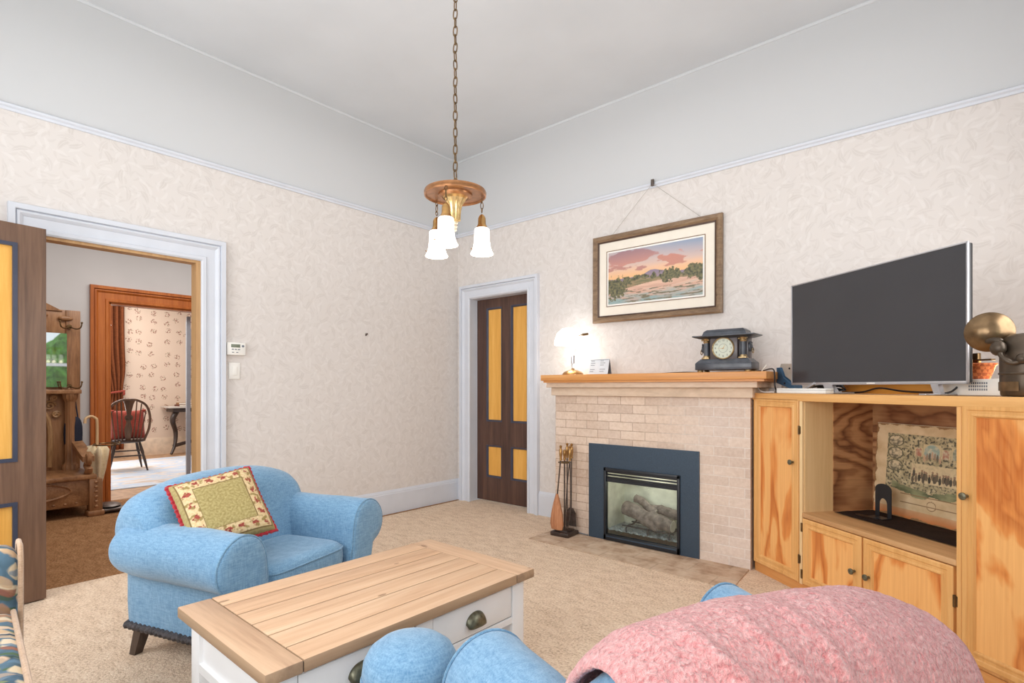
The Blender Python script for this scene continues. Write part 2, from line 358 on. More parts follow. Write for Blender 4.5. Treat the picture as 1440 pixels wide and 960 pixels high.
# ------------------------------------------------------------------ mesh helpers
class MB:
    def __init__(s): s.bm = bmesh.new()
    def box(s, x0, x1, y0, y1, z0, z1, bev=0, Mx=None, seg=2):
        b = s.bm
        vs = [b.verts.new(p) for p in ((x0,y0,z0),(x1,y0,z0),(x1,y1,z0),(x0,y1,z0),(x0,y0,z1),(x1,y0,z1),(x1,y1,z1),(x0,y1,z1))]
        fs = [b.faces.new([vs[i] for i in f]) for f in ((3,2,1,0),(4,5,6,7),(0,1,5,4),(1,2,6,5),(2,3,7,6),(3,0,4,7))]
        if Mx is not None: bmesh.ops.transform(b, matrix=Mx, verts=vs)
        if bev:
            es = list({e for f in fs for e in f.edges})
            bmesh.ops.bevel(b, geom=es, offset=bev, segments=seg, affect='EDGES', profile=.5)
        return s
    def rings(s, rs, cap=True, closed=False):
        b = s.bm; V = [[b.verts.new(p) for p in r] for r in rs]
        n = len(V[0]); m = len(V)
        for i in range(m if closed else m-1):
            A, B = V[i], V[(i+1) % m]
            for j in range(n):
                k = (j+1) % n
                try: b.faces.new((A[j], A[k], B[k], B[j]))
                except ValueError: pass
        if cap and not closed:
            try: b.faces.new(list(reversed(V[0]))); b.faces.new(V[-1])
            except ValueError: pass
        return s
    def tube(s, pts, r, seg=8, closed=False):
        pts = [Vector(p) for p in pts]; n = len(pts); rs = []; up = None
        for i, p in enumerate(pts):
            a = pts[i-1] if (i or closed) else p; c = pts[(i+1) % n] if (i < n-1 or closed) else p
            t = (c-a).normalized() if (c-a).length > 1e-9 else Vector((0,0,1))
            if up is None:
                up = Vector((0,0,1)) if abs(t.z) < .9 else Vector((1,0,0))
            u = t.cross(up)
            if u.length < 1e-6: u = t.orthogonal()
            u.normalize(); w = u.cross(t).normalized(); up = w
            rr = r[i] if isinstance(r, (list, tuple)) else r
            rs.append([p+u*rr*math.cos(2*PI*k/seg)+w*rr*math.sin(2*PI*k/seg) for k in range(seg)])
        return s.rings(rs, True, closed)
    def cyl(s, p0, p1, r0, r1=None, seg=16):
        return s.tube([p0, p1], [r0, r0 if r1 is None else r1], seg)
    def ring(s, prof, c=(0,0,0), seg=24, Mx=None):
        rs = []
        for k in range(seg):
            a = 2*PI*k/seg; r_ = []
            for r, z in prof:
                p = Vector((r*math.cos(a), r*math.sin(a), z))
                if Mx is not None: p = Mx @ p
                r_.append(p+Vector(c))
            rs.append(r_)
        return s.rings(rs, False, True)
    def lathe(s, prof, c=(0,0,0), seg=24, Mx=None, flute=0, fl=0):
        rs = []
        for r, z in prof:
            ring = []
            for k in range(seg):
                a = 2*PI*k/seg; q = r*(1+fl*math.cos(flute*a)) if flute else r
                p = Vector((q*math.cos(a), q*math.sin(a), z))
                if Mx is not None: p = Mx @ p
                ring.append(p+Vector(c))
            rs.append(ring)
        return s.rings(rs)
    def prism(s, poly, axis, a, b):
        f = {'x': lambda p, t: (t, p[0], p[1]), 'y': lambda p, t: (p[0], t, p[1]), 'z': lambda p, t: (p[0], p[1], t)}[axis]
        return s.rings([[f(p, a) for p in poly], [f(p, b) for p in poly]])
    def ell(s, c, r, seg=20, ring=12, Mx=None, e=1.0):
        def pw(x): return math.copysign(abs(x)**e, x)
        rs = []
        for i in range(ring+1):
            t = -PI/2+PI*i/ring; t = max(-PI/2+.02, min(PI/2-.02, t))
            ri = []
            for k in range(seg):
                a = 2*PI*k/seg
                p = Vector((r[0]*pw(math.cos(t))*pw(math.cos(a)), r[1]*pw(math.cos(t))*pw(math.sin(a)), r[2]*pw(math.sin(t))))
                if Mx is not None: p = Mx @ p
                ri.append(p+Vector(c))
            rs.append(ri)
        return s.rings(rs)
    def grid(s, f, nu, nv):
        b = s.bm; V = [[b.verts.new(f(i/nu, j/nv)) for j in range(nv+1)] for i in range(nu+1)]
        for i in range(nu):
            for j in range(nv): b.faces.new((V[i][j], V[i+1][j], V[i+1][j+1], V[i][j+1]))
        return s
    def text(s, body, size, Mx, ext=.001):
        cu = bpy.data.curves.new('t', 'FONT'); cu.body = body; cu.size = size; cu.extrude = ext
        cu.align_x = 'CENTER'; cu.align_y = 'CENTER'
        o = bpy.data.objects.new('t', cu); col.objects.link(o)
        me = bpy.data.meshes.new_from_object(o.evaluated_get(bpy.context.evaluated_depsgraph_get()))
        me.transform(Mx); s.bm.from_mesh(me)
        bpy.data.objects.remove(o); bpy.data.curves.remove(cu); bpy.data.meshes.remove(me)
        return s
def part(name, mb, m, parent=None, smooth=True, ang=38, sub=0, label=None, paintf=None, fixn=True):
    if fixn: bmesh.ops.recalc_face_normals(mb.bm, faces=mb.bm.faces)
    me = bpy.data.meshes.new(name); mb.bm.to_mesh(me); mb.bm.free()
    o = bpy.data.objects.new(name, me); col.objects.link(o)
    me.materials.append(m)
    if smooth:
        me.polygons.foreach_set('use_smooth', [True]*len(me.polygons)); me.set_sharp_from_angle(angle=R(ang))
    if sub:
        md = o.modifiers.new('sub', 'SUBSURF'); md.levels = sub; md.render_levels = sub
    if parent: o.parent = parent
    if label: o['label'] = label
    return o
def thing(name, label, cat, loc=(0,0,0), rot=0.0, group=None):
    o = bpy.data.objects.new(name, None); col.objects.link(o); o.empty_display_size = .1
    o.location = loc; o.rotation_euler = (0,0,rot) if not isinstance(rot, tuple) else rot
    return tag(o, label, cat, group)
def tag(o, label, cat, group=None):
    o['label'] = label; o['category'] = cat
    if group: o['group'] = group
    return o
def struct(name, mb, m, parent=None, **k):
    o = part(name, mb, m, parent, **k)
    if not parent: o['kind'] = 'structure'
    return o
def dup(root, loc, rot, label):
    r = root.copy(); col.objects.link(r); r.location = loc; r.rotation_euler = (0,0,rot); r['label'] = label
    for ch in list(root.children):
        c = ch.copy(); col.objects.link(c); c.parent = r
        for g in ch.children:
            d = g.copy(); col.objects.link(d); d.parent = c
    return r
def smoothpath(pts, n=6, closed=False):
    P = [Vector(p) for p in pts]; out = []; m = len(P)
    rng = range(m) if closed else range(m-1)
    for i in rng:
        if closed: a, b, c, d = P[i-1], P[i], P[(i+1) % m], P[(i+2) % m]
        else: a, b, c, d = P[max(i-1,0)], P[i], P[i+1], P[min(i+2,m-1)]
        for k in range(n):
            t = k/n
            out.append(.5*((2*b)+(c-a)*t+(2*a-5*b+4*c-d)*t*t+(3*b-a-3*c+d)*t**3))
    if not closed: out.append(P[-1])
    return out
def rot_frame(x, y, z, o=(0,0,0)):
    m = Matrix((x, y, z)).transposed().to_4x4(); m.translation = Vector(o); return m
def setcol(o, f):
    """paint a grid surface vertex by vertex; f takes the stored (u, v)"""
    me = o.data; a = me.color_attributes.new('Col', 'FLOAT_COLOR', 'POINT')
    uv = o['_uv'] if '_uv' in o else None
    return a
def painted_grid(name, P, nu, nv, f, parent, m=None):
    mb = MB(); mb.grid(P, nu, nv)
    me = bpy.data.meshes.new(name); mb.bm.verts.index_update(); mb.bm.to_mesh(me); mb.bm.free()
    a = me.color_attributes.new('Col', 'FLOAT_COLOR', 'POINT')
    for i in range(nu+1):
        for j in range(nv+1):
            a.data[i*(nv+1)+j].color = f(i/nu, j/nv)
    o = bpy.data.objects.new(name, me); col.objects.link(o); me.materials.append(m or M['paint'])
    me.polygons.foreach_set('use_smooth', [True]*len(me.polygons))
    o.parent = parent; return o
def fb(x, y, s=1.0, o=4, z=0.0):
    return noise.fractal(Vector((x*s, y*s, z)), 1.0, 2.0, o)
def lerpc(a, b, t):
    t = max(0, min(1, t)); return tuple(a[i]*(1-t)+b[i]*t for i in range(3))+(1,)
# ------------------------------------------------------------------ the setting
RX, FY, CH = 4.9, -4.95, 3.615
def wall_x(name, x0, x1, y0, y1, z1, holes, m):
    mb = MB(); ys = y0
    for a, b, za, zb in sorted(holes):
        mb.box(x0, x1, ys, a, 0, z1); mb.box(x0, x1, a, b, zb, z1)
        if za > 0: mb.box(x0, x1, a, b, 0, za)
        ys = b
    mb.box(x0, x1, ys, y1, 0, z1)
    return struct(name, mb, m, smooth=False)
def wall_y(name, y0, y1, x0, x1, z1, holes, m):
    mb = MB(); xs = x0
    for a, b, za, zb in sorted(holes):
        mb.box(xs, a, y0, y1, 0, z1); mb.box(a, b, y0, y1, zb, z1)
        if za > 0: mb.box(a, b, y0, y1, 0, za)
        xs = b
    mb.box(xs, x1, y0, y1, 0, z1)
    return struct(name, mb, m, smooth=False)
struct('floor', MB().box(.06, RX+.15, FY-.15, .2, -.1, 0), M['carpet'], smooth=False)
struct('floor', MB().box(-2.72, .06, -5.2, .8, -.1, 0), M['hallcarpet'], smooth=False)
struct('floor', MB().box(-7.1, -2.72, -5.2, 1.6, -.1, 0), plain('parlour_floor', C(176,140,108), .7, var=.1), smooth=False)
struct('ceiling', MB().box(-.15, RX+.15, FY-.15, .2, CH, CH+.1), M['ceil'], smooth=False)
struct('ceiling', MB().box(-7.1, -.15, -5.2, 1.6, 3.05, 3.15), M['hallwall'], smooth=False)
DA = (-3.405, -2.555, 0, 2.105); DB = (.185, .985, 0, 2.125)
wall_x('wall_left', -.085, 0, -5.2, .2, CH, [DA], M['paper_x'])
wall_y('wall_back', 0, .2, 0, RX+.15, CH, [DB], M['paper_y'])
W1 = (-2.75, -1.55, .72, 2.6)
wall_x('wall_right', RX, RX+.15, FY-.15, 0, CH, [W1, (-4.75, -3.35, .72, 2.6)], M['paper_x'])
W2 = [(.7, 1.9, .72, 2.6), (2.5, 3.9, .72, 2.6)]
wall_y('wall_front', FY-.15, FY, 0, RX, CH, W2, M['paper_y'])
# hall and parlour beyond the left doorway
HX = -2.65
wall_x('wall_hall', HX-.12, HX, -5.2, 1.6, 3.05, [(-2.49, -1.61, 0, 2.085)], M['hallwall'])
wall_y('wall_hall_end', .6, .75, HX, -.15, 3.05, [], M['hallwall'])
wall_y('wall_hall_front', -5.2, -5.05, HX, -.15, 3.05, [], M['hallwall'])
wall_x('wall_parlor', -7.0, -6.85, -5.2, 1.6, 3.05, [(-2.7, -1.62, .6, 2.6)], M['sprig'])
wall_y('wall_parlor_side', 1.45, 1.6, -6.85, HX-.12, 3.05, [], M['sprig_y'])
wall_y('wall_parlor_front', -5.2, -5.05, -6.85, HX-.12, 3.05, [], M['sprig_y'])

CAS = [(0,0),(0,.018),(.010,.026),(.030,.026),(.036,.016),(.094,.014),(.102,.024),(.112,.031),(.122,.030),(.127,.022),(.131,.040),(.160,.040),(.163,.034),(.163,0)]
def casing(name, P, a, b, zt, w, m, tk=1.0):
    """mitred architrave round an opening a..b, P maps (h, z, out) to a point"""
    k = w/.163; rs = []
    for h, z, dh, dz in ((a, 0, -1, 0), (a, zt, -1, 1), (b, zt, 1, 1), (b, 0, 1, 0)):
        rs.append([P(h+dh*q*k, z+dz*q*k, t*tk) for q, t in CAS])
    return struct(name, MB().rings(rs), m, ang=20)
PA = lambda h, z, t: (t, h, z)
PB = lambda h, z, t: (h, -t, z)
casing('trim_1', PA, DA[0]+.0, DA[1]+.012, DA[3], .163, M['white'])
casing('trim_2', PB, DB[0]+.012, DB[1]-.012, DB[3], .140, M['white'])
def jamb(name, boxes, m):
    mb = MB()
    for b in boxes: mb.box(*b)
    return struct(name, mb, m, smooth=False)
jamb('trim_3', [(-.085, .004, DA[1]-.018, DA[1]+.012, 0, DA[3]), (-.085, .004, DA[0]-.012, DA[0]+.003, 0, DA[3]), (-.085, .004, DA[0]+.003, DA[1]-.018, DA[3]-.018, DA[3]+.01)], M['tanjamb'])
jamb('trim_4', [(DB[0]-.01, DB[0]+.004, -.001, .2, 0, DB[3]), (DB[1]-.004, DB[1]+.01, -.001, .2, 0, DB[3]), (DB[0], DB[1], -.001, .2, DB[3]-.004, DB[3]+.01)], M['white'])
# orange varnished architrave across the hall
casing('trim_5', lambda h, z, t: (HX+t, h, z), -2.49, -1.61, 2.085, .165, M['orange'])
jamb('trim_6', [(HX-.12, HX+.005, -2.50, -2.475, 0, 2.085), (HX-.12, HX+.005, -1.625, -1.60, 0, 2.085), (HX-.12, HX+.005, -2.49, -1.61, 2.07, 2.095)], M['orange'])
# picture rail, ceiling bead, baseboards
def run(name, prof, P, a, b, m):
    return struct(name, MB().rings([[P(a, t, z) for t, z in prof], [P(b, t, z) for t, z in prof]]), m, ang=25)
RP = [(0,RAIL-.034),(.010,RAIL-.034),(.012,RAIL-.020),(.022,RAIL-.012),(.024,RAIL),(.016,RAIL+.006),(0,RAIL+.006)]
CP = [(0,CH-.016),(.006,CH-.016),(.014,CH-.006),(.014,CH),(0,CH)]
BP = [(0,0),(.020,0),(.020,.185),(.016,.192),(.016,.200),(.010,.212),(.006,.222),(0,.222)]
XP = lambda a, t, z: (t, a, z)
YP = lambda a, t, z: (a, -t, z)
run('trim_7', RP, XP, FY, 0, M['white']); run('trim_8', RP, YP, 0, RX, M['white'])
run('trim_9', CP, XP, FY, 0, M['ceil']); run('trim_10', CP, YP, 0, RX, M['ceil'])
run('baseboard_left', BP, XP, DA[1]+.175, 0, M['white'])
run('baseboard_left', BP, XP, FY, DA[0]-.163, M['white'])
run('baseboard_back', BP, YP, 0, .057, M['white']); run('baseboard_back', BP, YP, 1.113, 1.535, M['white'])
run('baseboard_back', BP, YP, 3.34, RX, M['white'])
run('baseboard_right', BP, lambda a, t, z: (RX-t, a, z), FY, 0, M['white'])
run('baseboard_front', BP, lambda a, t, z: (a, FY+t, z), 0, RX, M['white'])
run('baseboard_parlor', [(t, z*1.35) for t, z in BP], lambda a, t, z: (-6.85+t, a, z), -5, 1.4, plain('cream_baseboard', C(226,204,180), .5))
run('baseboard_hall', BP, lambda a, t, z: (HX+t, a, z), -5, -2.655, M['orange'])

# doors: leaf local frame x = along the leaf, y = thickness (front at 0, back at +th), z up
def door(name, W, H, th, mid, xs, zs, fm, loc, rot, knob=None):
    root = bpy.data.objects.new(name, None); col.objects.link(root); root.location = loc; root.rotation_euler = (0,0,rot)
    root['kind'] = 'structure'
    mb = MB(); xe = [0]+[v for p in xs for v in p]+[W]; ze = [0]+[v for p in zs for v in p]+[H]
    for i in range(0, len(xe), 2): mb.box(xe[i], xe[i+1], 0, th, 0, H)
    for i in range(0, len(ze), 2):
        for a, b in xs: mb.box(a, b, 0, th, ze[i], ze[i+1])
    part('door_frame', mb, fm, root, smooth=False)
    for a, b in xs:
        for c, d in zs:
            part('panel', MB().box(a, b, .014, th-.014, c, d), M['yellow'], root, smooth=False, label='yellow grained panel')
            fr = MB()
            for s0, s1 in ((-.004, .012), (th-.012, th+.004)):
                w = .020
                prof = [(0, s0), (w*.5, s0+.002), (w, s1 if s0 < 0 else s0), (w, s1), (0, s1)]
                rs = []
                for px, pz, dx, dz in ((a, c, 1, 1), (b, c, -1, 1), (b, d, -1, -1), (a, d, 1, -1)):
                    rs.append([(px+dx*q, y, pz+dz*q) for q, y in prof])
                fr.rings(rs, False, True)
            part('panel_moulding', fr, M['mould'], root, ang=25)
    if knob:
        kx, kz = knob
        Mk = Matrix.Rotation(R(90), 4, 'X')
        part('door_knob', MB().lathe([(.022,0),(.022,.004),(.009,.008),(.009,.03),(.02,.038),(.026,.05),(.022,.062),(.004,.066)], (kx, 0, kz), 20, Mk), M['thermo'], root, label='white porcelain knob')
    return root
ZP = [(.255, .60), (.845, 2.035)]
door('door_2', .79, 2.105, .04, 0, [(.135, .352), (.475, .692)], [(.245, .58), (.825, 2.01)], M['darkdoor'], (.190, .105, .016), 0, (.755, .74))
door('door_1', .82, 2.085, .04, 0, [(.125, .36), (.46, .695)], [(.29, .565), (.785, 1.98)], M['olddoor'], (.205, -3.437, .008), math.atan2(-.989, .151))
# hinge-side leaf beyond the hall, grey edge seen in the doorway
mbd = MB().box(0, .74, 0, .04, .01, 2.03)
for a, b, c, d in ((.12,.34,.2,.9),(.42,.64,.2,.9),(.12,.34,1.05,1.9),(.42,.64,1.05,1.9)): mbd.box(a, b, -.006, 0, c, d, .004)
dd = struct('door_3', mbd, M['greydoor'], smooth=False); dd.location = (-2.80, -1.665, 0); dd.rotation_euler = (0,0,R(162.5))
# windows
def window(name, P, a, b, z0, z1, depth):
    """P(h, out, z): out<0 lies inside the wall thickness"""
    root = bpy.data.objects.new(name, None); col.objects.link(root); root['kind'] = 'structure'
    def bx(mb, h0, h1, o0, o1, c0, c1):
        p, q = P(h0, o0, c0), P(h1, o1, c1)
        mb.box(min(p[0],q[0]), max(p[0],q[0]), min(p[1],q[1]), max(p[1],q[1]), c0, c1); return mb
    f = MB(); zm = (z0+z1)/2
    for h0, h1, c0, c1 in ((a-.13,a,z0-.02,z1+.13),(b,b+.13,z0-.02,z1+.13),(a,b,z1,z1+.13)): bx(f, h0, h1, 0, .03, c0, c1)
    part('window_frame', f, M['white'], root, smooth=False)
    part('window_sill', bx(MB(), a-.16, b+.16, -.02, .07, z0-.05, z0), M['white'], root, smooth=False)
    for c0, c1, o in ((z0, zm+.02, -.06), (zm-.02, z1, -.10)):
        s = MB()
        for h0, h1, d0, d1 in ((a,a+.05,c0,c1),(b-.05,b,c0,c1),(a,b,c0,c0+.05),(a,b,c1-.05,c1)): bx(s, h0, h1, o-.035, o, d0, d1)
        sh = part('sash', s, M['white'], root, smooth=False)
        part('pane', bx(MB(), a+.04, b-.04, o-.02, o-.016, c0+.04, c1-.04), M['glass'], sh, smooth=False)
    return root
window('window_1', lambda h, o, z: (RX-o, h, z), *W1, .15)
for i, w in enumerate(W2): window('window_%d' % (i+2), lambda h, o, z: (h, FY+o, z), *w, .15)
window('window_5', lambda h, o, z: (RX-o, h, z), -4.75, -3.35, .72, 2.6, .15)  # window added out of view to hold an extra lamp
window('window_4', lambda h, o, z: (-6.85+o, h, z), -2.7, -1.62, .6, 2.6, .15)
# greenery outside the right-hand window (seen in the hall-tree mirror)
for i, (y, z, r) in enumerate(((-3.9,1.0,.75),(-1.9,1.1,.8),(.1,.9,.75))):
    mb = MB(); mb.ell((6.6, y, z), (.7, r, r+.5), 26, 18)
    for v in mb.bm.verts:
        n = noise.fractal(v.co*3.5, 1, 2, 4); v.co += (v.co-Vector((6.6, y, z))).normalized()*n*.3
    for v in mb.bm.verts: v.co.z = max(v.co.z, -.1)
    tag(part('garden_shrub', mb, M['hedge'], smooth=False), 'leafy green shrub growing outside the right-hand window', 'shrub', 'shrubs outside the window')
struct('ground', MB().box(RX+.15, 12, -9, 5, -.3, -.1), M['hedge'], smooth=False)
# ------------------------------------------------------------------ fireplace
BY = -.325
fp = thing('fireplace', 'pale brick fireplace with amber wooden mantel and dark metal gas insert', 'fireplace', (0,0,0))
mb = MB()
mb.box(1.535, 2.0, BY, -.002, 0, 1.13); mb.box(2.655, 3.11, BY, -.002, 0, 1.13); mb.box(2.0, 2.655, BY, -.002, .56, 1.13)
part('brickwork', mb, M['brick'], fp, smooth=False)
part('brick_course', MB().box(1.515, 3.135, -.362, -.002, 1.13, 1.197, .004), M['tanbrick'], fp)
part('brick_course', MB().box(1.495, 3.175, -.405, -.002, 1.197, 1.238, .004), M['tanbrick'], fp)
mb = MB().box(1.475, 3.245, -.455, -.002, 1.252, 1.300, .003).box(1.49, 3.225, -.435, -.002, 1.237, 1.253)
part('mantel_shelf', mb, M['mantelwood'], fp)
mb = MB()
N = 24
ring = [(1.545+(3.135-1.545)*i/N, -.70-.05*i/N+.012*noise.noise(Vector((i*.7,0,0)))) for i in range(N+1)]
mb.prism([(1.545, -.30)]+ring+[(3.11,-.42),(3.10,-.30)], 'z', -.01, .006)
part('hearth', mb, M['hearthbrick'], fp, smooth=False)
mb = MB().box(1.872, 2.02, BY-.012, BY+.02, .006, .752).box(2.632, 2.772, BY-.012, BY+.02, .006, .752).box(2.02, 2.632, BY-.012, BY+.02, .565, .752).box(1.9, 2.75, BY-.010, BY+.02, .004, .01)
part('metal_surround', mb, M['charcoal'], fp, smooth=False)
mb = MB()
for b in ((2.016,2.036,.01,.572),(2.616,2.636,.01,.572),(2.016,2.636,.545,.572),(2.016,2.636,.01,.055)): mb.box(b[0], b[1], BY-.026, BY+.01, b[2], b[3], .003)
fr = part('insert_frame', mb, M['black'], fp)
mb = MB()
for i in range(3): mb.box(2.036, 2.616, BY-.02+.004*i, BY+.0, .535-.022*i, .547-.022*i, .003)
part('louvre', mb, M['black'], fp)
part('bottom_rail', MB().box(2.04, 2.612, BY-.030, BY-.02, .034, .044, .003), M['charcoal'], fp)
part('hood', MB().box(2.036, 2.616, BY-.012, BY+.02, .462, .49), M['black'], fp, smooth=False)
part('glass_pane', MB().box(2.036, 2.616, BY-.004, BY-.001, .055, .465), M['fireglass'], fp, smooth=False)
mb = MB(); X0, X1, YB = 2.022, 2.634, -.03
mb.box(X0-.012, X0, BY+.01, YB, .0, .545).box(X1, X1+.012, BY+.01, YB, .0, .545).box(X0, X1, YB, YB+.012, .0, .545).box(X0, X1, BY+.01, YB, .53, .545)
for k in range(3): mb.box(X0, X1, YB-.002, YB, .16+.13*k, .163+.13*k)
part('firebox', mb, M['firebrick'], fp, smooth=False)
mb = MB().grid(lambda u, v: (X0+(X1-X0)*u, BY+.01+(YB-BY-.02)*v, .085+.012*noise.noise(Vector((u*30, v*18, 0)))), 60, 24)
part('ember_bed', mb, M['ember'], fp)
def log(a, b, r):
    a, b = Vector(a), Vector(b); P = []; rr = []
    for i in range(15):
        t = i/14; p = a.lerp(b, t); P.append(p+Vector((0, .006*math.sin(t*7), .008*math.sin(t*5)))); rr.append(r*(1+.14*noise.noise(Vector((t*5, r*90, 1)))))
    m_ = MB().tube(P, rr, 14)
    for v in m_.bm.verts: v.co += Vector((0,0,1))*.010*noise.noise(v.co*26)
    return m_, P, rr
for a, b, r in (((2.10,-.16,.235),(2.44,-.235,.165),.055),((2.29,-.10,.245),(2.66-.05,-.14,.235),.034),((2.30,-.21,.20),(2.545,-.26,.185),.050),((2.16,-.10,.31),(2.36,-.15,.24),.03)):
    m_, P, rr = log(a, b, r)
    lg = part('log', m_, M['log'], fp)
    d = (P[-1]-P[-2]).normalized()
    part('log_end', MB().tube([P[-1]-d*.001, P[-1]+d*.003], [rr[-1]*.92, rr[-1]*.85], 14), M['logend'], lg, label='pale cut end of a log')
mb = MB()
mb.tube([(2.14,-.27,.125),(2.56,-.27,.125)], .007, 8).tube([(2.14,-.12,.125),(2.56,-.12,.125)], .007, 8)
for x in (2.18, 2.36, 2.53): mb.tube(smoothpath([(x,-.10,.15),(x,-.16,.125),(x,-.27,.125),(x,-.29,.10),(x+.01,-.295,.08)], 4), .007, 8)
part('log_grate', mb, M['black'], fp)

# ------------------------------------------------------------------ fireplace tools
st = thing('fireplace_tool_stand', 'square dark base and upright of the fireplace tool set on the hearth', 'tool stand', (1.70,-.43,.006), R(4))
part('base', MB().box(-.085,.085,-.085,.085,0,.034,.008).box(-.06,.06,-.06,.06,.03,.046,.006), M['darkwood'], st)
part('pole', MB().cyl((0,0,.04),(0,0,.62),.006,.006,10), M['iron'], st)
part('hook_ring', MB().tube([(.05*math.cos(a*PI/8), .05*math.sin(a*PI/8), .585) for a in range(16)], .004, 6, True).tube([(-.05,0,.585),(.05,0,.585)], .004, 6), M['brassdark'], st)
part('finial', MB().lathe([(.006,.60),(.012,.61),(.008,.63),(.016,.65),(.013,.68),(.004,.69)], (0,0,0), 14), M['brass'], st)
def handle(x, y, z):
    return MB().lathe([(.005,0),(.011,.004),(.009,.02),(.013,.05),(.012,.09),(.006,.10),(.010,.108),(.012,.116),(.004,.124)], (x, y, z), 12)
wx, wy = 1.70, -.43
def tool(name, label, dx, dy, body):
    t = thing(name, label, name.replace('_', ' '), (wx+dx, wy+dy, 0), 0, 'fireplace tools')
    body(t); return t
def broom(t):
    part('shaft', MB().tube([(0,0,.30),(.035,.0,.61)], .006, 8), M['iron'], t)
    part('handle', handle(.037, 0, .61), M['brass'], t, label='brass handle')
    mb = MB(); rs = []
    for z, w, d in ((.055,.052,.022),(.10,.062,.028),(.18,.052,.026),(.25,.036,.022),(.31,.018,.016),(.34,.010,.010)):
        rs.append([(w*math.cos(2*PI*k/20)*(1+.05*math.sin(k*7)), d*math.sin(2*PI*k/20), z) for k in range(20)])
    part('bristle_head', mb.rings(rs), wood('broom_straw', [C(140,84,56), C(186,126,88), C(210,156,116)], 'z', 60, .05, .8), t)
def poker(t):
    part('shaft', MB().tube(smoothpath([(0,0,.62),(.0,0,.2),(.0,0,.06)], 4), .005, 8).tube(smoothpath([(0,0,.09),(-.02,0,.075),(-.03,0,.095)], 4), .004, 8), M['iron'], t)
    part('handle', handle(0,0,.62), M['brass'], t, label='brass handle')
def shovel(t):
    part('shaft', MB().tube([(0,0,.22),(0.004,0,.62)], .005, 8), M['iron'], t)
    part('blade', MB().prism([(-.02,.22),(-.045,.18),(-.048,.075),(.048,.075),(.045,.18),(.02,.22)], 'y', -.004, .002), M['iron'], t, smooth=False)
    part('handle', handle(.004,0,.62), M['brass'], t, label='brass handle')
def tongs(t):
    for s in (-1, 1): part('arm', MB().tube(smoothpath([(.02,0,.62),(s*.014+.01,0,.45),(s*.022,0,.2),(s*.006-.01,0,.07)], 5), .0045, 8), M['iron'], t)
    part('handle', handle(.02,0,.61), M['brass'], t, label='brass handle')
tool('hearth_broom', 'brown straw hearth broom hanging at the left of the fireplace tools', -.035, -.055, broom)
tool('poker', 'thin iron poker with brass handle, behind the tool stand', -.01, .052, poker)
tool('shovel', 'flat bladed ash shovel with brass handle, beside the tool stand pole', .035, .045, shovel)
tool('tongs', 'fire tongs with brass handle, at the right of the fireplace tools', .055, -.03, tongs)
tag(part('power_cord', MB().tube(smoothpath([(1.500,-.012,.70),(1.495,-.014,.60),(1.475,-.02,.45),(1.468,-.02,.32),(1.48,-.03,.19),(1.52,-.04,.13),(1.49,-.06,.09),(1.47,-.10,.05),(1.50,-.17,.02),(1.55,-.29,.012),(1.6,-.335,.014),(1.75,-.335,.014),(1.868,-.342,.014)], 6), .005, 8), M['bulbcord']), 'grey power cord hanging down the wall beside the fireplace bricks', 'cord')

# ------------------------------------------------------------------ mantel ornaments
MZ = 1.300
lp = thing('desk_lamp', 'small brass lamp with glowing white glass shade on the mantel', 'lamp', (1.625,-.20,MZ), 0)
part('base', MB().lathe([(.088,0),(.09,.012),(.075,.03),(.045,.042),(.016,.05),(.012,.06)], (0,0,0), 28), M['brass'], lp)
part('stem', MB().tube(smoothpath([(0,0,.05),(-.012,0,.085),(.006,0,.11)], 5), .005, 8).cyl((0,0,.10),(0,0,.17),.017,.017,14).tube(smoothpath([(0,0,.17),(.015,0,.20),(.038,0,.245),(.045,0,.30),(.042,0,.335)], 6), .004, 8), M['silver'], lp)
part('lamp_shade', MB().lathe([(.118,.205),(.123,.215),(.116,.255),(.098,.305),(.06,.342),(.02,.352)], (-.045,0,.055), 32).lathe([(.114,.206),(.112,.25),(.09,.30),(.02,.347)], (-.045,0,.055), 32), M['lampshade'], lp)
part('arm_knob', MB().cyl((.042,0,.335),(.135,-.0,.342),.005,.005,8).cyl((.10,-.0,.340),(.15,0,.343),.010,.010,10), M['brassdark'], lp)
cd = thing('tent_card', 'white standing card with printed lines beside the mantel lamp', 'card', (1.865,-.19,MZ), 0)
Mx = Matrix.Rotation(R(-14), 4, 'X')
part('card_front', MB().box(-.092,.092,-.0015,.0015,0,.136,Mx=Mx), plain('pale_blue_card', C(214,220,226), .4, var=.02), cd, smooth=False)
part('card_back', MB().box(-.092,.092,-.0015,.0015,0,.132,Mx=Matrix.Translation((0,.066,0)) @ Matrix.Rotation(R(14), 4, 'X')), M['greyline'], cd, smooth=False)
mb = MB()
random.seed(3)
for cx_ in (-.045, .045):
    for k in range(6):
        w = .03+.01*random.random()*2
        if k == 3: continue
        mb.box(cx_-.034, cx_-.034+w, -.003, -.0014, .118-.018*k, .122-.018*k, Mx=Mx)
mb.box(-.088,.088,-.003,-.0014,.128,.131,Mx=Mx)
part('printed_lines', mb, M['greyline'], cd, smooth=False)

